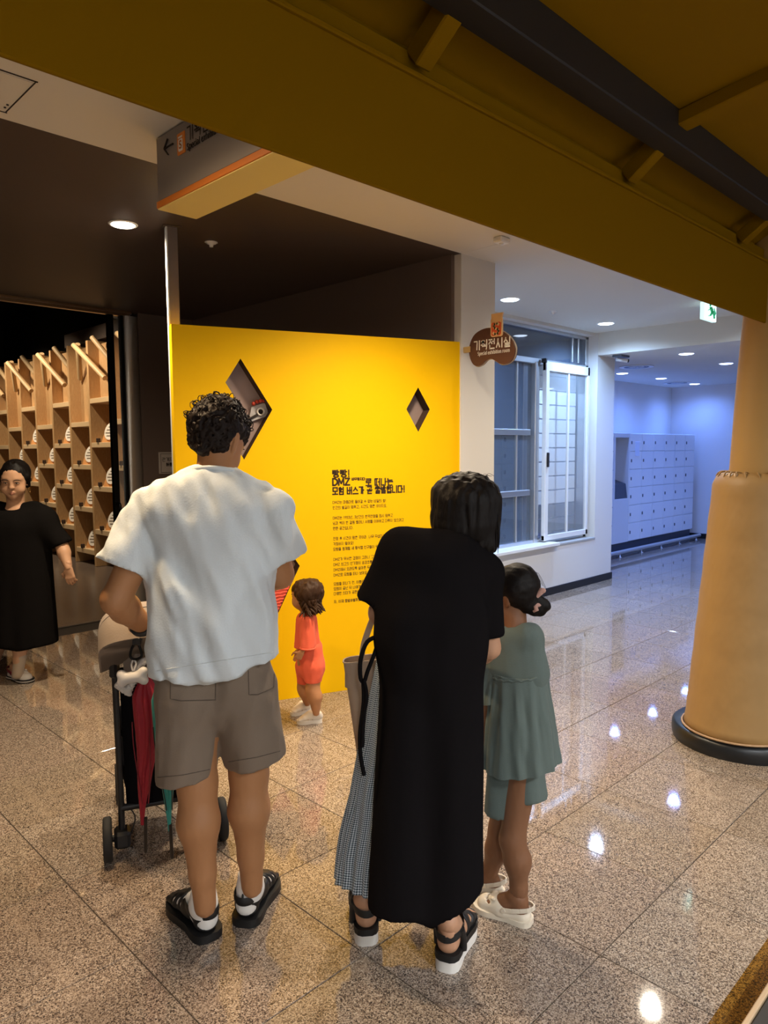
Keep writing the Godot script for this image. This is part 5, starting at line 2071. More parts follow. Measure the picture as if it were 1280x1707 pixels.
	for y in 64: for x in 64:
		var a := (x / 16) % 2
		var b := (y / 16) % 2
		im.set_pixel(x, y, Color("e2ebf2") if a + b == 0 else Color("28323c") if a + b == 2 else Color("8c9fae"))
	var gm := mat("gingham", "ffffff", 0.85)
	gm.albedo_texture = ImageTexture.create_from_image(im)
	gm.uv1_scale = Vector3(95, 62, 1)
	var rows := []
	for k in 19:
		var u := k / 18.0
		rows.append([lerpf(700, 664, u), lerpf(1050, 1455, u) + (0.0 if k < 18 else 6.0), 2.285, lerpf(0.118, 0.208, pow(u, 0.9)), lerpf(0.10, 0.135, u), 0.02 + 0.05 * u])
	var sk := S()
	loft(sk, gown(rows, 150, 26, 5, 0.0), true, false, true)
	obj("skirt", sk, gm, t)
	# black strap sandals on thick white soles
	for k in 2:
		var he: Vector3 = feet[k][0]
		var to: Vector3 = feet[k][1]
		var an: Vector3 = feet[k][2]
		var d := (to - he).normalized()
		var sd := d.cross(Vector3.UP)
		var sh := obj("sandal", sole(he, to, 0.086, 0.0, 0.036, 0.006), mat("sole_white", "e3dfd8", 0.6), t)
		obj("footbed", sole(he, to, 0.088, 0.036, 0.058, 0.007), M.sandal_black, sh)
		var st := S()
		var band := []
		for j in 3:
			var ring := PackedVector3Array()
			for i in 28: ring.append(he + d * (0.045 + cos(TAU * i / 28) * (0.056 + 0.002 * (j % 2))) + sd * sin(TAU * i / 28) * (0.044 + 0.002 * (j % 2)) + Vector3.UP * (0.112 + j * 0.013 + cos(TAU * i / 28) * 0.012))
			band.append(ring)
		loft(st, band, false, false)
		for s2 in [-1, 1]:
			tube(st, smooth_path([he + d * 0.035 + sd * s2 * 0.040 + Vector3.UP * 0.13, he + d * 0.05 + sd * s2 * 0.043 + Vector3.UP * 0.09, he + d * 0.055 + sd * s2 * 0.043 + Vector3.UP * 0.05], 3), 0.012, 6)
		obj("ankle_strap", st, M.sandal_black, sh)
		var g2 := Form.new()
		foot(g2, he, to, an, 1.06, 0.046)
		limit(g2, he + d * 0.105, -d)
		limit(g2, he + d * 0.215, d)
		g2.cap(he + d * 0.15 + sd * 0.2 + Vector3.UP * 0.09, he + d * 0.15 + Vector3.UP * 0.09 - sd * 0.2, 0.012, 0.012, 0.006, 1.0, Vector3.ZERO, Vector3.ZERO, true)
		obj("toe_strap", forms([[g2, 0.005]]), M.sandal_black, sh)
	done()
	# tote bag on her left arm
	var bb := at(625, 1290, 2.40)
	t = thing("tote_bag", "beige grey tote bag hanging at the left side of the black dress", "bag", bb)
	var s := S()
	var rings := []
	for k in 8:
		var u := k / 7.0
		var c := at(lerpf(636, 640, u), lerpf(1094, 1285, u), 2.40)
		var hw := lerpf(0.130, 0.085, u)
		var ring := PackedVector3Array()
		for p in rounded(hw * 2, 0.075 - 0.01 * u, 0.03, 4):
			ring.append(c + flat_r * p.x + flat_f * p.y + Vector3.UP * (p.x * 0.12 * (1.0 - u)))
		rings.append(ring)
	loft(s, rings, false, true)
	var inner := []
	for k in 4:
		var ring := PackedVector3Array()
		var c := at(636, 1094 + k * 14, 2.40)
		for p in rounded(0.25, 0.066, 0.028, 4): ring.append(c + flat_r * p.x + flat_f * p.y + Vector3.UP * (p.x * 0.12))
		inner.append(ring)
	loft(s, inner, false, true)
	obj("body", s, mat("tote_beige", "bba48e", 0.55), t)
	s = S()
	tube(s, rings[0], 0.003, 5, true)
	obj("rim", s, mat("tote_rim", "c9b39c", 0.5), t)
	for k in 2:
		s = S()
		var off := flat_f * (k * 0.06 - 0.03)
		var pts := smooth_path([at(603, 1100, 2.40) + off, at(606, 1075, 2.38) + off * 0.8, at(622, 1030, 2.33) + off * 0.4, at(634, 1018, 2.30), at(655, 1040, 2.33) + off * 0.4, at(668, 1090, 2.40) + off], 4)
		for j in pts.size() - 1: bar(s, pts[j], pts[j + 1], 0.018, 0.004, 0.0, flat_f)
		obj("strap", s, mat("tote_rim", "c9b39c", 0.5), t)
	done()

func clog(t: Node3D, he: Vector3, to: Vector3, s: float, m: StandardMaterial3D, strap: StandardMaterial3D, stripes: bool, charms: bool) -> void:
	var d := (to - he).normalized()
	var L := he.distance_to(to)
	var sd := d.cross(Vector3.UP)
	var sh := obj("clog", sole(he, to, L * 0.40, 0.0, 0.022 * s, 0.006), mat("stripe_dark", "1b1b1d", 0.6) if stripes else m, t)
	if stripes:
		obj("sole_stripe", sole(he, to, L * 0.40, 0.008 * s, 0.014 * s, 0.0075), m, sh)
	var f := Form.new()
	f.cap(he + d * L * 0.16 + Vector3.UP * 0.030 * s, he + d * L * 0.5 + Vector3.UP * 0.030 * s, L * 0.165, L * 0.18, 0.03, 1.25, Vector3.UP)
	f.cap(he + d * L * 0.52 + Vector3.UP * 0.040 * s, he + d * L * 0.78 + Vector3.UP * 0.024 * s, L * 0.19, L * 0.175, 0.03, 1.1, Vector3.UP)
	limit(f, he + Vector3.UP * 0.012 * s, -Vector3.UP)
	f.cap(he + d * L * 0.17 + Vector3.UP * 0.09 * s, he + d * L * 0.40 + Vector3.UP * 0.095 * s, L * 0.155, L * 0.165, 0.012, 0.8, Vector3.UP, Vector3.ZERO, true)
	for k in 7:
		var a := (k - 3) * 0.42
		f.cap(he + d * L * (0.66 + 0.14 * cos(a)) + sd * sin(a) * L * 0.2 + Vector3.UP * 0.2, he + d * L * (0.66 + 0.10 * cos(a)) + sd * sin(a) * L * 0.13 + Vector3.UP * 0.02, L * 0.022, L * 0.022, 0.003, 1.0, Vector3.ZERO, Vector3.ZERO, true)
	obj("upper", forms([[f, 0.0045]]), m, sh)
	var st := S()
	var pts := []
	for j in 11:
		var a := PI * (j - 5) / 10.0
		pts.append(he + d * L * (0.40 - 0.46 * cos(a)) + sd * sin(a) * L * 0.195 + Vector3.UP * (0.052 + 0.022 * cos(a)) * s)
	for j in pts.size() - 1: bar(st, pts[j], pts[j + 1], 0.006, 0.017 * s, 0.001, Vector3.UP)
	obj("strap", st, strap, sh)
	st = S()
	for k in [-1, 1]:
		var c: Vector3 = he + d * L * 0.40 + sd * k * L * 0.20 + Vector3.UP * 0.052 * s
		tube(st, [c - sd * k * 0.004, c + sd * k * 0.005], 0.010 * s, 10)
	obj("rivet", st, strap, sh)
	if charms:
		st = S()
		for k in 4:
			var p := f.trace(he + d * L * (0.56 + 0.06 * k) + sd * L * 0.10 * (1 if k % 2 == 0 else -1) + Vector3.UP * 0.2, -Vector3.UP, 0.4)
			if p != Vector3.INF: ball(st, p, Vector3(0.011, 0.006, 0.011), Basis(), 8)
		obj("charm", st, mat("charm_cream", "d8c8b0", 0.5), sh)

func girl() -> void:
	var base := gnd(845, 1530)
	var t := thing("person", "girl with hair bun in sage green ruffled top and shorts", "person", base)
	var f := Form.new()
	var face_dir := flat_f * 0.6 - flat_r * 0.8
	var neck := at(858, 1048, 2.42)
	var hc := at(856, 992, 2.44)
	var s := 0.86
	var anr := at(866, 1512, 2.36)
	var anl := at(806, 1478, 2.52)
	f.cap(at(860, 1095, 2.42), at(858, 1250, 2.42), 0.045, 0.055, 0.03)
	f.cap(at(838, 1076, 2.44), at(886, 1072, 2.40), 0.026, 0.026, 0.02)
	f.cap(neck - Vector3.UP * 0.03, hc - Vector3.UP * 0.02, 0.040, 0.040, 0.03)
	arm(f, at(826, 1080, 2.46), at(816, 1165, 2.47), at(806, 1235, 2.56), 0.62)
	arm(f, at(890, 1078, 2.40), at(898, 1160, 2.47), at(866, 1210, 2.58), 0.62)
	leg(f, at(846, 1270, 2.44), at(834, 1385, 2.49), anl, flat_r, 0.68)
	leg(f, at(872, 1270, 2.40), at(854, 1400, 2.375), anr, flat_r, 0.70)
	var h := Form.new()
	var fwd := face_dir - Vector3.UP * 0.35
	var up := Vector3.UP - flat_r * 0.15
	head(h, hc, fwd, up, s, 0.4)
	h.cap(hc - Vector3.UP * 0.02, neck, 0.040, 0.042, 0.02)
	var ha := Form.new()
	hand(ha, at(806, 1235, 2.56), -Vector3.UP + face_dir * 0.3, flat_r, 0.65, 0.4, 1.0)
	var hb := Form.new()
	hand(hb, at(866, 1210, 2.58), face_dir - Vector3.UP * 0.2, -flat_r, 0.65, 0.4, -1.0)
	var feet := [[gnd(884, 1541), gnd(788, 1506), anr], [gnd(838, 1494), gnd(766, 1478), anl]]
	var ff := []
	for k in 2:
		var he: Vector3 = feet[k][0]
		var d := ((feet[k][1] as Vector3) - he).normalized()
		feet[k][1] = he + d * 0.205
		var g := Form.new()
		var an: Vector3 = (feet[k][2] as Vector3).lerp(he + d * 0.048 + Vector3.UP * 0.09, 0.8)
		foot(g, he + d * 0.012, he + d * 0.19, an, 0.72, 0.018)
		g.cap(an, feet[k][2] + Vector3.UP * 0.03, 0.025, 0.026, 0.02)
		ff.append([g, 0.006])
	obj("body", forms([[f, 0.010], [h, 0.006], [ha, 0.0035], [hb, 0.0035]] + ff), skin("skin_brown", "7c553b"), t)
	face_parts(t, hc, fwd, up, s)
	fwd = fwd.normalized()
	up = (up - fwd * up.dot(fwd)).normalized()
	# hair drawn back into a low bun with a cloth band
	var g := Form.new()
	g.mode = 1
	g.amp = 0.004
	g.nz = noise(1.0, FastNoiseLite.TYPE_SIMPLEX_SMOOTH, 2, 29)
	g.sx = Vector3(30, 30, 8)
	g.cap(hc + up * 0.036 * s - fwd * 0.03 * s, hc + up * 0.04 * s + fwd * 0.02 * s, 0.088 * s, 0.08 * s, 0.03)
	g.cap(hc - fwd * 0.035 * s, hc - up * 0.05 * s - fwd * 0.045 * s, 0.066 * s, 0.035 * s, 0.03)
	g.cap(hc - fwd * 0.03, at(888, 1003, 2.41), 0.05, 0.022, 0.03)
	g.cap(hc + fwd * 0.10 * s - up * 0.13 * s, hc + fwd * 0.12 * s, 0.068 * s, 0.06 * s, 0.02, 1.0, Vector3.ZERO, Vector3.ZERO, true)
	for q in [[890, 1008], [900, 1002], [909, 1010], [901, 1018], [890, 1017]]: g.dot(at(q[0], q[1], 2.405), 0.020, 0.012)
	var hair := obj("hair", forms([[g, 0.005]]), M.hair_black, t)
	var st := S()
	var path := []
	for k in 26:
		var a := TAU * k / 26
		path.append(at(888 + cos(a) * 10 + sin(a) * 5, 998 + sin(a) * 16 - cos(a) * 6, 2.40 + 0.02 * cos(a * 2)) + Vector3.UP * 0.006 * sin(a * 6) + flat_r * 0.006 * cos(a * 7))
	tube(st, path, 0.0085, 7, true)
	tube(st, smooth_path([at(893, 995, 2.39), at(903, 985, 2.39), at(907, 988, 2.385)], 3), [0.008, 0.010, 0.011, 0.012, 0.011, 0.010, 0.006], 7)
	obj("scrunchie", st, cloth("scrunchie_pink", "b98f82"), hair)
	var wisps := S()
	for k in 12:
		var x := 850 + k * 3.2
		tube(wisps, smooth_path([at(x, 945 + absf(k - 5) * 2, 2.43), at(x + 12, 938 + k * 1.6, 2.43), at(x + 26, 950 + k * 3.0, 2.42)], 3), 0.0006, 4)
	obj("wisps", wisps, M.hair_black, hair).set_meta("kind", "stuff")
	# ruffled top
	var sage := cloth("sage_cloth", "5a6661", 0.9, 120.0)
	var q := Form.new()
	q.mode = 1
	q.amp = 0.004
	q.nz = noise(1.0, FastNoiseLite.TYPE_SIMPLEX_SMOOTH, 2, 43)
	q.sx = Vector3(14, 5, 14)
	q.cap(at(836, 1082, 2.44), at(842, 1128, 2.44), 0.050, 0.062, 0.05)
	q.cap(at(882, 1075, 2.40), at(888, 1122, 2.40), 0.046, 0.058, 0.05)
	q.cap(at(860, 1080, 2.42), at(864, 1128, 2.42), 0.060, 0.068, 0.05)
	q.cap(at(832, 1066, 2.45), at(886, 1058, 2.40), 0.038, 0.038, 0.04)
	q.cap(at(845, 1060, 2.41), at(876, 1056, 2.38), 0.030, 0.030, 0.04)
	q.dot(neck + Vector3.UP * 0.030, 0.040, 0.008, 1.0, Vector3.ZERO, true)
	var top := obj("ruffled_top", forms([[q, 0.007]]), sage, t)
	var rows := []
	for k in 13:
		var u := k / 12.0
		rows.append([lerpf(866, 869, u), lerpf(1120, 1272, u), 2.42, lerpf(0.095, 0.132, u), lerpf(0.085, 0.125, u), 0.02 + 0.045 * minf(1.0, u * 2.5)])
	st = S()
	loft(st, gown(rows, 120, 13, 8, 0.15), true, false)
	obj("peplum", st, sage, top)
	st = S()
	var seam := []
	for k in 60:
		var a := TAU * k / 60
		seam.append(at(866, 1121, 2.42) + flat_r * cos(a) * 0.097 + flat_f * sin(a) * 0.087 + Vector3.UP * (0.0025 * sin(k * 2.1) + 0.012 * cos(a)))
	tube(st, seam, 0.0042, 5, true)
	obj("gathered_seam", st, sage, top)
	for e in [[828, 1082, 2.44, 818, 1165, -1.0, 0.030, 0.046], [893, 1076, 2.40, 903, 1128, 1.0, 0.020, 0.026]]:
		st = S()
		var rings := []
		for k in 8:
			var u := k / 7.0
			var c := at(lerpf(e[0], e[3], u), lerpf(e[1], e[4], u), e[2])
			var ring := PackedVector3Array()
			var rad: float = lerpf(e[6], e[7], u)
			for j in 40:
				var a := TAU * j / 40
				var w := rad * (1.0 + 0.16 * u * sin(a * 6.0))
				ring.append(c + flat_r * cos(a) * w + flat_f * sin(a) * w - Vector3.UP * cos(a) * rad * 0.4 * e[5] * u)
			rings.append(ring)
		loft(st, rings, true, false)
		obj("flutter_sleeve", st, sage, top)
	# shorts of the same cloth
	q = Form.new()
	q.mode = 1
	q.amp = 0.005
	q.nz = noise(1.0, FastNoiseLite.TYPE_SIMPLEX_SMOOTH, 2, 47)
	q.sx = Vector3(12, 4, 12)
	q.cap(at(850, 1250, 2.44), at(838, 1354, 2.43), 0.072, 0.066, 0.02, 1.0, Vector3.ZERO, -Vector3.UP + flat_r * 0.05)
	q.cap(at(872, 1250, 2.41), at(880, 1328, 2.40), 0.070, 0.066, 0.02, 1.0, Vector3.ZERO, -Vector3.UP + flat_r * 0.1)
	obj("shorts", forms([[q, 0.008]]), sage, t)
	for k in 2: clog(t, feet[k][0], feet[k][1], 0.85, mat("clog_cream", "d9cdb9", 0.6), M.clog_cream, false, k == 0)
	done()

func toddler() -> void:
	var base := gnd(512, 1200)
	var t := thing("person", "toddler in coral red clothes with dark wavy hair facing the yellow wall", "person", base)
	var f := Form.new()
	var fd := -flat_r * 0.95 + flat_f * 0.25
	var sd := fd.cross(Vector3.UP)
	var neck := at(511, 1020, 4.20)
	var hc := at(510, 992, 4.20)
	var s := 0.80
	var an1 := at(527, 1188, 4.16)
	var an2 := at(512, 1172, 4.30)
	f.cap(at(512, 1045, 4.20), at(516, 1105, 4.20), 0.062, 0.075, 0.04)
	f.cap(neck, hc - Vector3.UP * 0.02, 0.034, 0.036, 0.03)
	arm(f, at(513, 1038, 4.15), at(514, 1064, 4.12), at(503, 1087, 4.10), 0.52)
	arm(f, at(508, 1038, 4.26), at(503, 1066, 4.29), at(498, 1084, 4.29), 0.52)
	leg(f, at(524, 1118, 4.17), at(521, 1150, 4.15), an1, -fd, 0.62)
	leg(f, at(508, 1118, 4.24), at(506, 1146, 4.27), an2, -fd, 0.60)
	var h := Form.new()
	var fwd := fd - Vector3.UP * 0.1
	head(h, hc, fwd, Vector3.UP, s, 1.0)
	h.cap(hc - Vector3.UP * 0.02, neck, 0.036, 0.036, 0.02)
	var ha := Form.new()
	hand(ha, at(503, 1087, 4.10), fd * 0.5 - Vector3.UP * 0.8, flat_f, 0.5, 0.6, -1.0)
	var hb := Form.new()
	hand(hb, at(498, 1084, 4.29), fd * 0.3 - Vector3.UP, -flat_f, 0.5, 0.5, 1.0)
	obj("body", forms([[f, 0.008], [h, 0.005], [ha, 0.003], [hb, 0.003]]), skin("skin_warm", "b57f55"), t)
	face_parts(t, hc, fwd, Vector3.UP, s)
	var g := Form.new()
	g.mode = 1
	g.amp = 0.007
	g.nz = noise(1.0, FastNoiseLite.TYPE_SIMPLEX_SMOOTH, 2, 53)
	g.sx = Vector3(36, 12, 36)
	fwd = fwd.normalized()
	g.cap(hc + Vector3.UP * 0.034 * s - fwd * 0.03, hc + Vector3.UP * 0.036 * s + fwd * 0.016, 0.090 * s, 0.084 * s, 0.03)
	g.cap(hc - fwd * 0.03, hc - fwd * 0.05 - Vector3.UP * 0.075, 0.070, 0.042, 0.04)
	g.cap(hc - fwd * 0.005 - flat_f * 0.04, hc - fwd * 0.015 - flat_f * 0.045 - Vector3.UP * 0.055, 0.05, 0.026, 0.03)
	g.cap(hc - fwd * 0.005 + flat_f * 0.04, hc - fwd * 0.015 + flat_f * 0.045 - Vector3.UP * 0.055, 0.05, 0.026, 0.03)
	g.cap(hc + fwd * 0.10 - Vector3.UP * 0.10, hc + fwd * 0.105 - Vector3.UP * 0.01, 0.060, 0.048, 0.02, 1.0, Vector3.ZERO, Vector3.ZERO, true)
	var hm := hair_mat("hair_brown", "3a2515")
	var hair := obj("hair", forms([[g, 0.005]]), hm, t)
	var st := S()
	for k in 34:
		var a := PI * 0.62 + (k / 33.0) * PI * 0.95
		var dq := (fwd * cos(a) - flat_f * sin(a)) if k < 26 else (fwd * cos(a) + flat_f * sin(a))
		var p := hc + dq * 0.072 - Vector3.UP * 0.02
		var l := []
		for j in 8:
			var u := j / 7.0
			l.append(p - Vector3.UP * 0.085 * u + dq * (0.014 * sin(u * 7.0 + k) + 0.034 * u * u) + dq.cross(Vector3.UP) * 0.010 * cos(u * 6.0 + k * 1.7))
		tube(st, l, [0.009, 0.010, 0.010, 0.009, 0.008, 0.007, 0.005, 0.002], 6)
	obj("curls", st, hm, hair).set_meta("kind", "stuff")
	# coral top with long sleeves, bloomers
	var coral := cloth("coral_cloth", "e8603f", 0.85)
	var q := Form.new()
	q.mode = 1
	q.amp = 0.004
	q.nz = noise(1.0, FastNoiseLite.TYPE_SIMPLEX_SMOOTH, 2, 57)
	q.sx = Vector3(16, 7, 16)
	q.cap(at(511, 1034, 4.20), at(512, 1078, 4.20), 0.062, 0.080, 0.04, 1.0, Vector3.ZERO, -Vector3.UP)
	q.cap(at(514, 1036, 4.13), at(513, 1080, 4.105), 0.038, 0.044, 0.03, 1.0, Vector3.ZERO, -Vector3.UP)
	q.cap(at(509, 1036, 4.27), at(502, 1074, 4.295), 0.036, 0.042, 0.03, 1.0, Vector3.ZERO, -Vector3.UP)
	q.dot(neck + Vector3.UP * 0.012, 0.036, 0.006, 1.0, Vector3.ZERO, true)
	var top := obj("top", forms([[q, 0.006]]), coral, t)
	st = S()
	var cuff := []
	for k in 24: cuff.append(at(513, 1080, 4.105) + flat_r * cos(TAU * k / 24) * 0.042 + flat_f * sin(TAU * k / 24) * 0.042 + Vector3.ZERO)
	tube(st, cuff, 0.006, 6, true)
	obj("cuff", st, coral, top)
	q = Form.new()
	q.mode = 1
	q.amp = 0.005
	q.nz = noise(1.0, FastNoiseLite.TYPE_SIMPLEX_SMOOTH, 2, 59)
	q.sx = Vector3(14, 9, 14)
	q.cap(at(516, 1082, 4.20), at(518, 1108, 4.20), 0.076, 0.082, 0.03)
	q.cap(at(522, 1112, 4.17), at(522, 1136, 4.16), 0.064, 0.052, 0.03, 1.0, Vector3.ZERO, -Vector3.UP)
	q.cap(at(508, 1112, 4.23), at(508, 1138, 4.25), 0.056, 0.046, 0.03, 1.0, Vector3.ZERO, -Vector3.UP)
	obj("bloomers", forms([[q, 0.006]]), coral, t)
	# pale trainers
	for k in 2:
		var he: Vector3 = gnd(536, 1203) if k == 0 else gnd(519, 1184)
		var to: Vector3 = gnd(495, 1206) if k == 0 else gnd(484, 1193)
		var d := (to - he).normalized()
		to = he + d * 0.145
		var sx := d.cross(Vector3.UP)
		var sh := obj("shoe", sole(he, to, 0.062, 0.0, 0.022, 0.003), mat("sole_pale", "e2d8c8", 0.6), t)
		f = Form.new()
		foot(f, he, to, (an1 if k == 0 else an2).lerp(he + d * 0.035 + Vector3.UP * 0.07, 0.7), 0.70, 0.014)
		limit(f, he + Vector3.UP * 0.066, Vector3.UP - d * 0.1)
		obj("upper", forms([[f, 0.005]]), cloth("shoe_pale", "ddd0bd", 0.8, 160.0), sh)
		st = S()
		for j in 2: tube(st, smooth_path([he + d * (0.055 + j * 0.025) + sx * 0.029 + Vector3.UP * 0.025, he + d * (0.062 + j * 0.025) + sx * 0.014 + Vector3.UP * (0.064 - j * 0.008), he + d * (0.062 + j * 0.025) - sx * 0.014 + Vector3.UP * (0.064 - j * 0.008), he + d * (0.055 + j * 0.025) - sx * 0.029 + Vector3.UP * 0.025], 3), 0.0045, 5)
		obj("strap", st, mat("strap_beige", "b9a184", 0.7), sh)
	done()

func passer_by() -> void:
	var base := gnd(30, 1128)
	var t := thing("person", "woman in a loose black dress and white clogs walking at the left edge", "person", base)
	var f := Form.new()
	var D := 5.05
	var fd := -flat_f * 0.55 + flat_r * 0.85
	var neck := at(26, 838, D)
	var hc := at(25, 800, D - 0.02)
	var anr := at(31, 1118, D - 0.06)
	var anl := at(-6, 1098, D + 0.30)
	f.cap(at(24, 890, D + 0.02), at(26, 990, D + 0.02), 0.09, 0.11, 0.05)
	f.cap(at(-22, 864, D), at(70, 864, D), 0.05, 0.05, 0.04)
	f.cap(neck - Vector3.UP * 0.02, hc - Vector3.UP * 0.03, 0.056, 0.054, 0.04)
	f.cap(at(-6, 862, D - 0.02), at(56, 862, D - 0.02), 0.062, 0.062, 0.05)
	f.cap(at(6, 872, D - 0.03), at(46, 872, D - 0.03), 0.075, 0.075, 0.05)
	arm(f, at(76, 862, D), at(104, 912, D - 0.03), at(114, 946, D - 0.10), 1.0)
	arm(f, at(-28, 862, D), at(-46, 915, D + 0.05), at(-40, 960, D + 0.02), 1.0)
	leg(f, at(38, 985, D - 0.02), at(38, 1052, D - 0.07), anr, -fd, 0.98)
	leg(f, at(10, 985, D + 0.06), at(4, 1050, D + 0.16), anl, -fd, 0.98)
	var h := Form.new()
	var fwd := -flat_f * 0.92 + flat_r * 0.22 - Vector3.UP * 0.16
	var up := Vector3.UP + flat_r * 0.05
	var s := 1.12
	head(h, hc, fwd, up, s, 0.5)
	h.cap(hc - Vector3.UP * 0.03, neck, 0.056, 0.058, 0.03)
	var ha := Form.new()
	hand(ha, at(114, 946, D - 0.10), -Vector3.UP + flat_r * 0.12, flat_f, 0.9, 0.38, -1.0)
	var hb := Form.new()
	hand(hb, at(-40, 960, D + 0.02), -Vector3.UP, -flat_r, 0.9, 0.38, 1.0)
	var feet := [[gnd(18, 1128), gnd(58, 1140), anr], [gnd(-22, 1092), gnd(6, 1108), anl]]
	var ff := []
	for k in 2:
		var he: Vector3 = feet[k][0]
		var d := ((feet[k][1] as Vector3) - he).normalized()
		feet[k][1] = he + d * 0.25
		var g := Form.new()
		foot(g, he + d * 0.01, he + d * 0.235, (feet[k][2] as Vector3).lerp(he + d * 0.055 + Vector3.UP * 0.10, 0.7), 0.9, 0.02)
		g.cap((feet[k][2] as Vector3).lerp(he + d * 0.055 + Vector3.UP * 0.10, 0.7), feet[k][2] + Vector3.UP * 0.03, 0.032, 0.033, 0.02)
		ff.append([g, 0.007])
	obj("body", forms([[f, 0.012], [h, 0.005], [ha, 0.004], [hb, 0.004]] + ff), skin("skin_light", "c89a78"), t)
	face_parts(t, hc, fwd, up, s, 1.0)
	# hair parted in the middle and tied back
	fwd = fwd.normalized()
	up = (up - fwd * up.dot(fwd)).normalized()
	var r := fwd.cross(up)
	var g := Form.new()
	g.cap(hc + up * 0.040 * s - fwd * 0.032 * s, hc + up * 0.036 * s + fwd * 0.014 * s, 0.086 * s, 0.078 * s, 0.03)
	for k in [-1, 1]:
		g.cap(hc + up * 0.098 * s + fwd * 0.035 * s + r * k * 0.012 * s, hc + up * 0.03 * s + fwd * 0.025 * s + r * k * 0.070 * s, 0.020 * s, 0.022 * s, 0.02)
		g.cap(hc + up * 0.03 * s + fwd * 0.02 * s + r * k * 0.070 * s, hc - up * 0.035 * s - fwd * 0.02 * s + r * k * 0.066 * s, 0.022 * s, 0.018 * s, 0.02)
	g.cap(hc - fwd * 0.05 * s, hc - fwd * 0.07 * s - up * 0.09 * s, 0.06 * s, 0.04 * s, 0.03)
	g.mode = 1
	g.amp = 0.0018
	g.nz = noise(1.0, FastNoiseLite.TYPE_SIMPLEX_SMOOTH, 2, 66)
	g.sx = Vector3(50, 14, 50)
	g.cap(hc + up * 0.12 * s + fwd * 0.06 * s, hc + up * 0.09 * s - fwd * 0.09 * s, 0.006, 0.006, 0.01, 1.0, Vector3.ZERO, Vector3.ZERO, true)
	g.cap(hc + fwd * 0.13 * s - up * 0.10 * s, hc + fwd * 0.13 * s + up * 0.02 * s, 0.078 * s, 0.060 * s, 0.015, 1.0, Vector3.ZERO, Vector3.ZERO, true)
	g.cap(hc + fwd * 0.13 * s, hc + fwd * 0.112 * s + up * 0.075 * s, 0.050 * s, 0.022 * s, 0.015, 1.0, Vector3.ZERO, Vector3.ZERO, true)
	obj("hair", forms([[g, 0.0042]]), M.hair_black, t)
	var st := S()
	for k in [-1, 1]:
		var e: Vector3 = hc + r * k * 0.080 * s - up * 0.048 * s
		var ring := []
		for j in 16: ring.append(e + up * (cos(TAU * j / 16) * 0.022 - 0.018) + fwd * sin(TAU * j / 16) * 0.022)
		tube(st, ring, 0.002, 5, true)
	obj("earring", st, mat("earring_gold", "b98d4f", 0.3, 0.8), t)
	# loose dress with gathered half sleeves
	var q := Form.new()
	q.mode = 1
	q.amp = 0.008
	q.nz = noise(1.0, FastNoiseLite.TYPE_SIMPLEX_SMOOTH, 2, 63)
	q.sx = Vector3(6, 1.2, 6)
	q.cap(at(-2, 885, D), at(-14, 1064, D + 0.02), 0.135, 0.160, 0.10, 1.0, Vector3.ZERO, -Vector3.UP)
	q.cap(at(50, 885, D), at(58, 1072, D), 0.135, 0.155, 0.10, 1.0, Vector3.ZERO, -Vector3.UP)
	q.cap(at(-20, 868, D), at(70, 868, D), 0.095, 0.095, 0.08)
	q.cap(at(24, 880, D), at(24, 1068, D), 0.150, 0.16, 0.10, 1.0, Vector3.ZERO, -Vector3.UP)
	q.cap(at(56, 850, D), at(74, 866, D), 0.062, 0.075, 0.05)
	q.cap(at(-4, 850, D), at(-22, 866, D), 0.062, 0.075, 0.05)
	q.cap(at(72, 868, D), at(103, 908, D - 0.02), 0.080, 0.076, 0.04, 1.0, Vector3.ZERO, -Vector3.UP * 0.8 + flat_r * 0.35)
	q.cap(at(-26, 868, D), at(-48, 912, D), 0.080, 0.076, 0.04, 1.0, Vector3.ZERO, -Vector3.UP * 0.8 - flat_r * 0.35)
	q.cap(at(4, 828, D - 0.12), at(48, 828, D - 0.12), 0.108, 0.108, 0.01, 1.0, Vector3.ZERO, Vector3.ZERO, true)
	obj("dress", forms([[q, 0.012]]), cloth("dress_charcoal", "171514", 0.9), t)
	var sock := Form.new()
	sock.cap(at(34, 1094, D - 0.06), at(29, 1124, D - 0.06), 0.042, 0.038, 0.02)
	obj("sock", forms([[sock, 0.007]]), cloth("sock_beige", "b9a68f", 0.9), t)
	for k in 2: clog(t, feet[k][0], feet[k][1], 1.0, mat("clog_white", "e0d8cc", 0.6), mat("strap_burgundy", "7a1f2c", 0.5), true, k == 0)
	done()

func wheel(s: SurfaceTool, c: Vector3, ax: Vector3, r: float, w: float) -> void:
	var x := ax.cross(Vector3.UP).normalized()
	var B := Basis(x, ax.normalized(), x.cross(ax).normalized())
	lathe(s, [[r * 0.62, -w * 0.4], [r * 0.92, -w * 0.5], [r, -w * 0.28], [r, w * 0.28], [r * 0.92, w * 0.5], [r * 0.62, w * 0.4], [r * 0.62, -w * 0.4]], c, 32, B)

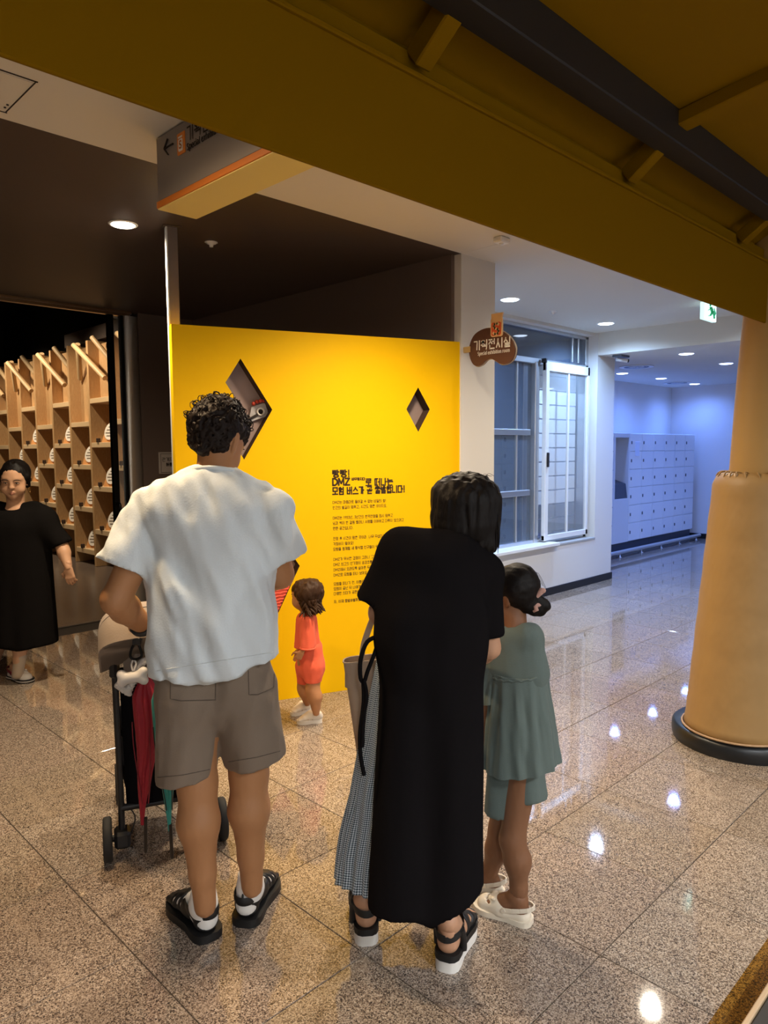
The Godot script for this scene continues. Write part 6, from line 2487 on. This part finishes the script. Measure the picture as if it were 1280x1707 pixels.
func umbrella(called_label: String, top: Vector3, tip: Vector3, r: float, m: StandardMaterial3D, rib_m: StandardMaterial3D, bulge: float) -> void:
	var t := thing("umbrella", called_label, "umbrella", Vector3(tip.x, tip.y, tip.z))
	var s := S()
	var d := tip - top
	var rings := []
	for k in 22:
		var u := k / 21.0
		var R := r * (0.35 + 0.65 * smoothstep(0.0, 0.16, u)) * (1.0 - 0.86 * smoothstep(0.35, 1.0, u)) * (1.0 + bulge * sin(u * 9.0) * 0.12)
		var ring := PackedVector3Array()
		for j in 48:
			var a := TAU * j / 48 + u * 0.9
			var w := R * (1.0 + 0.22 * sin(a * 8.0 + 0.6 * sin(u * 12.0)))
			ring.append(top + d * u * 0.84 + flat_r * (cos(a) * w + 0.012 * sin(u * 5.0) * bulge) + flat_f * sin(a) * w * 0.9)
		rings.append(ring)
	loft(s, rings)
	obj("canopy", s, m, t)
	s = S()
	tube(s, [top + d * 0.80, top + d * 0.99, tip], [0.007, 0.0065, 0.005], 10)
	obj("ferrule", s, mat("ferrule_dark", "1a1716", 0.4), t)
	for k in 4:
		s = S()
		var l := []
		for j in 8:
			var u := 0.3 + 0.55 * j / 7.0
			var a := TAU * k / 4.0 + 0.9 * u + 0.3
			l.append(top + d * u * 0.84 + (flat_r * cos(a) + flat_f * sin(a)) * r * (1.16 - 0.9 * smoothstep(0.35, 1.0, u)))
		tube(s, l, 0.0022, 5)
		obj("rib", s, rib_m, t)
	s = S()
	tube(s, smooth_path([top + Vector3.UP * 0.05, top, top + d * 0.05], 3), 0.008, 8)
	obj("handle", s, M.ferrule_dark, t)
	done()

func stroller_and_umbrellas() -> void:
	var wl := gnd(181, 1434) + Vector3.UP * 0.086
	var wr := gnd(371, 1397) + Vector3.UP * 0.086
	var ax := (wr - wl)
	ax.y = 0
	ax = ax.normalized()
	var fw := ax.cross(Vector3.UP) * -1.0          # the way the stroller faces
	if fw.dot(flat_f) < 0: fw = -fw
	var t := thing("stroller", "black folding stroller with a taupe hood held by the man", "stroller", Vector3(wl.x, 0, wl.z).lerp(Vector3(wr.x, 0, wr.z), 0.5) + fw * 0.25)
	var blk := mat("stroller_black", "161618", 0.5)
	for c in [[wl, 0.0, "rear"], [wr, 0.0, "rear"], [wl + fw * 0.52 + ax * 0.05, 0.0, "front"], [wr + fw * 0.52 - ax * 0.05, 0.0, "front"]]:
		var s := S()
		wheel(s, c[0], ax, 0.086, 0.034)
		var wh := obj("wheel", s, mat("tyre", "1d1d1e", 0.75), t)
		s = S()
		tube(s, [(c[0] as Vector3) - ax * 0.016, (c[0] as Vector3) + ax * 0.016], 0.054, 20)
		obj("hub", s, mat("hub_grey", "2c2c2e", 0.5), wh)
	var ll := wl + ax * 0.055
	var lr := wr - ax * 0.055
	var s := S()
	for q in [ll, lr]:
		s = S()
		box(s, q, Vector3(0.062, 0.07, 0.08), 0.012, Basis(ax, Vector3.UP, ax.cross(Vector3.UP)))
		obj("axle_block", s, blk, t)
	s = S()
	tube(s, [wl, ll], 0.014, 8)
	tube(s, [wr, lr], 0.014, 8)
	tube(s, [ll + Vector3.UP * 0.12, lr + Vector3.UP * 0.12], 0.014, 10)
	obj("rear_axle", s, blk, t)
	# side frames: rear legs, front legs, push handles
	var tl := at(191, 1118, 2.74)
	var tr := tl + ax * (ll.distance_to(lr))
	for k in 2:
		var lo: Vector3 = ll if k == 0 else lr
		var hi: Vector3 = tl if k == 0 else tr
		s = S()
		tube(s, [lo + Vector3.UP * 0.02, lo + Vector3.UP * 0.14 , hi], 0.0125, 10)
		obj("rear_leg", s, blk, t)
		s = S()
		tube(s, [lo + fw * 0.50 + Vector3.UP * 0.03, lo.lerp(hi, 0.45) + fw * 0.22, hi], 0.0125, 10)
		obj("front_leg", s, blk, t)
		s = S()
		tube(s, smooth_path([hi, hi + Vector3.UP * 0.10 - fw * 0.03 + ax * (0.03 if k == 0 else -0.03), hi + Vector3.UP * 0.19 - fw * 0.10 + ax * (0.10 if k == 0 else -0.10)], 4), 0.0125, 10)
		obj("push_tube", s, blk, t)
	var gl := tl + Vector3.UP * 0.19 - fw * 0.10 + ax * 0.10
	var gr := tr + Vector3.UP * 0.19 - fw * 0.10 - ax * 0.10
	s = S()
	tube(s, [gl, gr], 0.016, 12)
	obj("handle_bar", s, mat("grip_black", "1e1d1d", 0.8), t)
	# black seat back and basket
	s = S()
	var rows := []
	for k in 9:
		var u := k / 8.0
		var a := (tl + ax * 0.015).lerp(ll + ax * 0.02 + Vector3.UP * 0.13, u)
		var b := (tr - ax * 0.015).lerp(lr - ax * 0.02 + Vector3.UP * 0.13, u)
		var ring := PackedVector3Array()
		for j in 9: ring.append(a.lerp(b, j / 8.0) - fw * (0.02 * sin(PI * j / 8.0) + 0.006 * sin(k * 2.3 + j)))
		for j in 9: ring.append(b.lerp(a, j / 8.0) + fw * (0.035 + 0.05 * sin(PI * u)))
		rows.append(ring)
	loft(s, rows)
	obj("seat_back", s, cloth("stroller_cloth", "131214", 0.9), t)
	s = S()
	var bk := []
	for k in 5:
		var u := k / 4.0
		var ring := PackedVector3Array()
		for p in rounded(0.34 - 0.05 * u, 0.36 - 0.08 * u, 0.05, 3): ring.append(ll.lerp(lr, 0.5) + fw * (0.24 + p.y) + ax * p.x + Vector3.UP * (0.26 - 0.15 * u))
		bk.append(ring)
	loft(s, bk, false, true)
	obj("basket", s, M.stroller_cloth, t)
	s = S()
	box(s, tl.lerp(tr, 0.5) + fw * 0.22 - Vector3.UP * 0.28, Vector3(0.32, 0.05, 0.34), 0.02, Basis(ax, Vector3.UP, ax.cross(Vector3.UP)))
	obj("seat", s, M.stroller_cloth, t)
	# hood: arched bands from side to side
	var taupe := cloth("hood_taupe", "85776a", 0.9)
	var inner := cloth("hood_shade", "857a70", 0.9)
	var pv := (tl + tr) / 2 + Vector3.UP * 0.0 - fw * 0.01
	var half := tl.distance_to(tr) / 2 + 0.022
	for b in 3:
		s = S()
		var rings := []
		for k in 5:
			var el := deg_to_rad(lerpf([138.0, 98.0, 62.0][b], [100.0, 64.0, 20.0][b], k / 4.0))
			var ring := PackedVector3Array()
			for lay in 2:
				for j in 21:
					var jj := j if lay == 0 else 20 - j
					var a := PI * jj / 20.0
					var R := 0.255 - lay * 0.008 + 0.006 * sin(PI * k / 4.0)
					ring.append(pv - ax * signf(cos(a)) * pow(absf(cos(a)), 0.55) * (half * 1.32 - lay * 0.007) * (1.0 - 0.12 * pow(absf(cos(a)), 6.0)) + (Vector3.UP * sin(el) + fw * cos(el)) * pow(maxf(sin(a), 0.0), 0.6) * R)
			rings.append(ring)
		loft(s, rings)
		obj("hood_band", s, taupe if b != 1 else cloth("hood_taupe_pale", "93857a", 0.9), t)
	# grey cloth hanging behind the hood and its fold
	s = S()
	rows = []
	for k in 8:
		var u := k / 7.0
		var ring := PackedVector3Array()
		for j in 13:
			var x := j / 12.0
			ring.append(at(lerpf(200 + 6 * u, 262, x), lerpf(1062, 1140, u) - 16 * sin(PI * x) * (1.0 - u), 2.68) + flat_f * (0.012 * sin(x * 9.0 + u * 3.0)))
		for j in 13:
			var x := 1.0 - j / 12.0
			ring.append(at(lerpf(200 + 6 * u, 262, x), lerpf(1062, 1140, u) - 16 * sin(PI * x) * (1.0 - u), 2.70) + flat_f * (0.012 * sin(x * 9.0 + u * 3.0)))
		rows.append(ring)
	loft(s, rows)
	obj("back_flap", s, inner, t)
	s = S()
	bar(s, at(190, 1070, 2.70), at(191, 1128, 2.72), 0.03, 0.045, 0.008)
	obj("hinge", s, blk, t)
	s = S()
	tube(s, smooth_path([ll + Vector3.UP * 0.15, ll + Vector3.UP * 0.08 + ax * 0.05, ll + Vector3.UP * 0.0 + ax * 0.03], 4), 0.003, 5)
	obj("brake_cable", s, blk, t)
	done()
	# upright grip in front of the man
	t = thing("strap_hook", "black strap with an open carabiner ring hanging from the stroller handle", "hook", at(229, 1098, 2.60))
	s = S()
	bar(s, at(229, 1040, 2.60), at(229, 1068, 2.60), 0.036, 0.012, 0.003, flat_f)
	bar(s, at(228, 1062, 2.592), at(228, 1075, 2.592), 0.03, 0.016, 0.003, flat_f)
	obj("strap", s, blk, t)
	s = S()
	tube(s, smooth_path([at(224, 1072, 2.60), at(218, 1086, 2.60), at(218, 1096, 2.60), at(227, 1099, 2.60), at(236, 1094, 2.60), at(234, 1082, 2.60), at(230, 1072, 2.60)], 4), 0.0052, 8)
	obj("ring", s, M.black_metal, t)
	done()
	t = thing("bag_dispenser", "white bone shaped bag dispenser clipped on the stroller with a crumpled white bag", "dispenser", at(220, 1150, 2.58))
	var f := Form.new()
	f.cap(at(208, 1131, 2.59), at(233, 1127, 2.59), 0.0215, 0.0215, 0.012)
	for q in [[202, 1124], [203, 1138], [239, 1119], [240, 1134]]: f.dot(at(q[0], q[1], 2.59), 0.0165, 0.012)
	obj("bone", forms([[f, 0.0035]]), mat("bone_white", "d9d6d4", 0.4), t)
	s = S()
	tube(s, smooth_path([at(222, 1100, 2.60), at(219, 1108, 2.59), at(222, 1118, 2.585), at(227, 1108, 2.59), at(224, 1100, 2.60)], 4), 0.0035, 6)
	obj("loop", s, M.bone_white, t)
	f = Form.new()
	f.mode = 2
	f.amp = 0.006
	f.nz = noise(1.0, FastNoiseLite.TYPE_SIMPLEX, 2, 71)
	f.sx = Vector3.ONE * 40.0
	f.cap(at(198, 1142, 2.60), at(215, 1156, 2.60), 0.014, 0.010, 0.01)
	f.cap(at(214, 1150, 2.605), at(232, 1120, 2.615), 0.012, 0.012, 0.01)
	f.cap(at(228, 1114, 2.61), at(240, 1102, 2.61), 0.013, 0.012, 0.01)
	obj("crumpled_bag", forms([[f, 0.004]]), cloth("bag_white", "cfcac4", 0.8), t)
	done()
	umbrella("folded red umbrella hanging point down from the stroller", at(241, 1122, 2.62), at(243, 1421, 2.66), 0.040, cloth("umbrella_red", "9c1428", 0.6), cloth("umbrella_red_dark", "7d0f20", 0.6), 1.0)
	umbrella("folded teal green umbrella hanging behind the man's left leg", at(270, 1128, 2.52), at(287, 1431, 2.62), 0.036, cloth("umbrella_teal", "2f8a80", 0.55), M.ferrule_dark, 0.3)
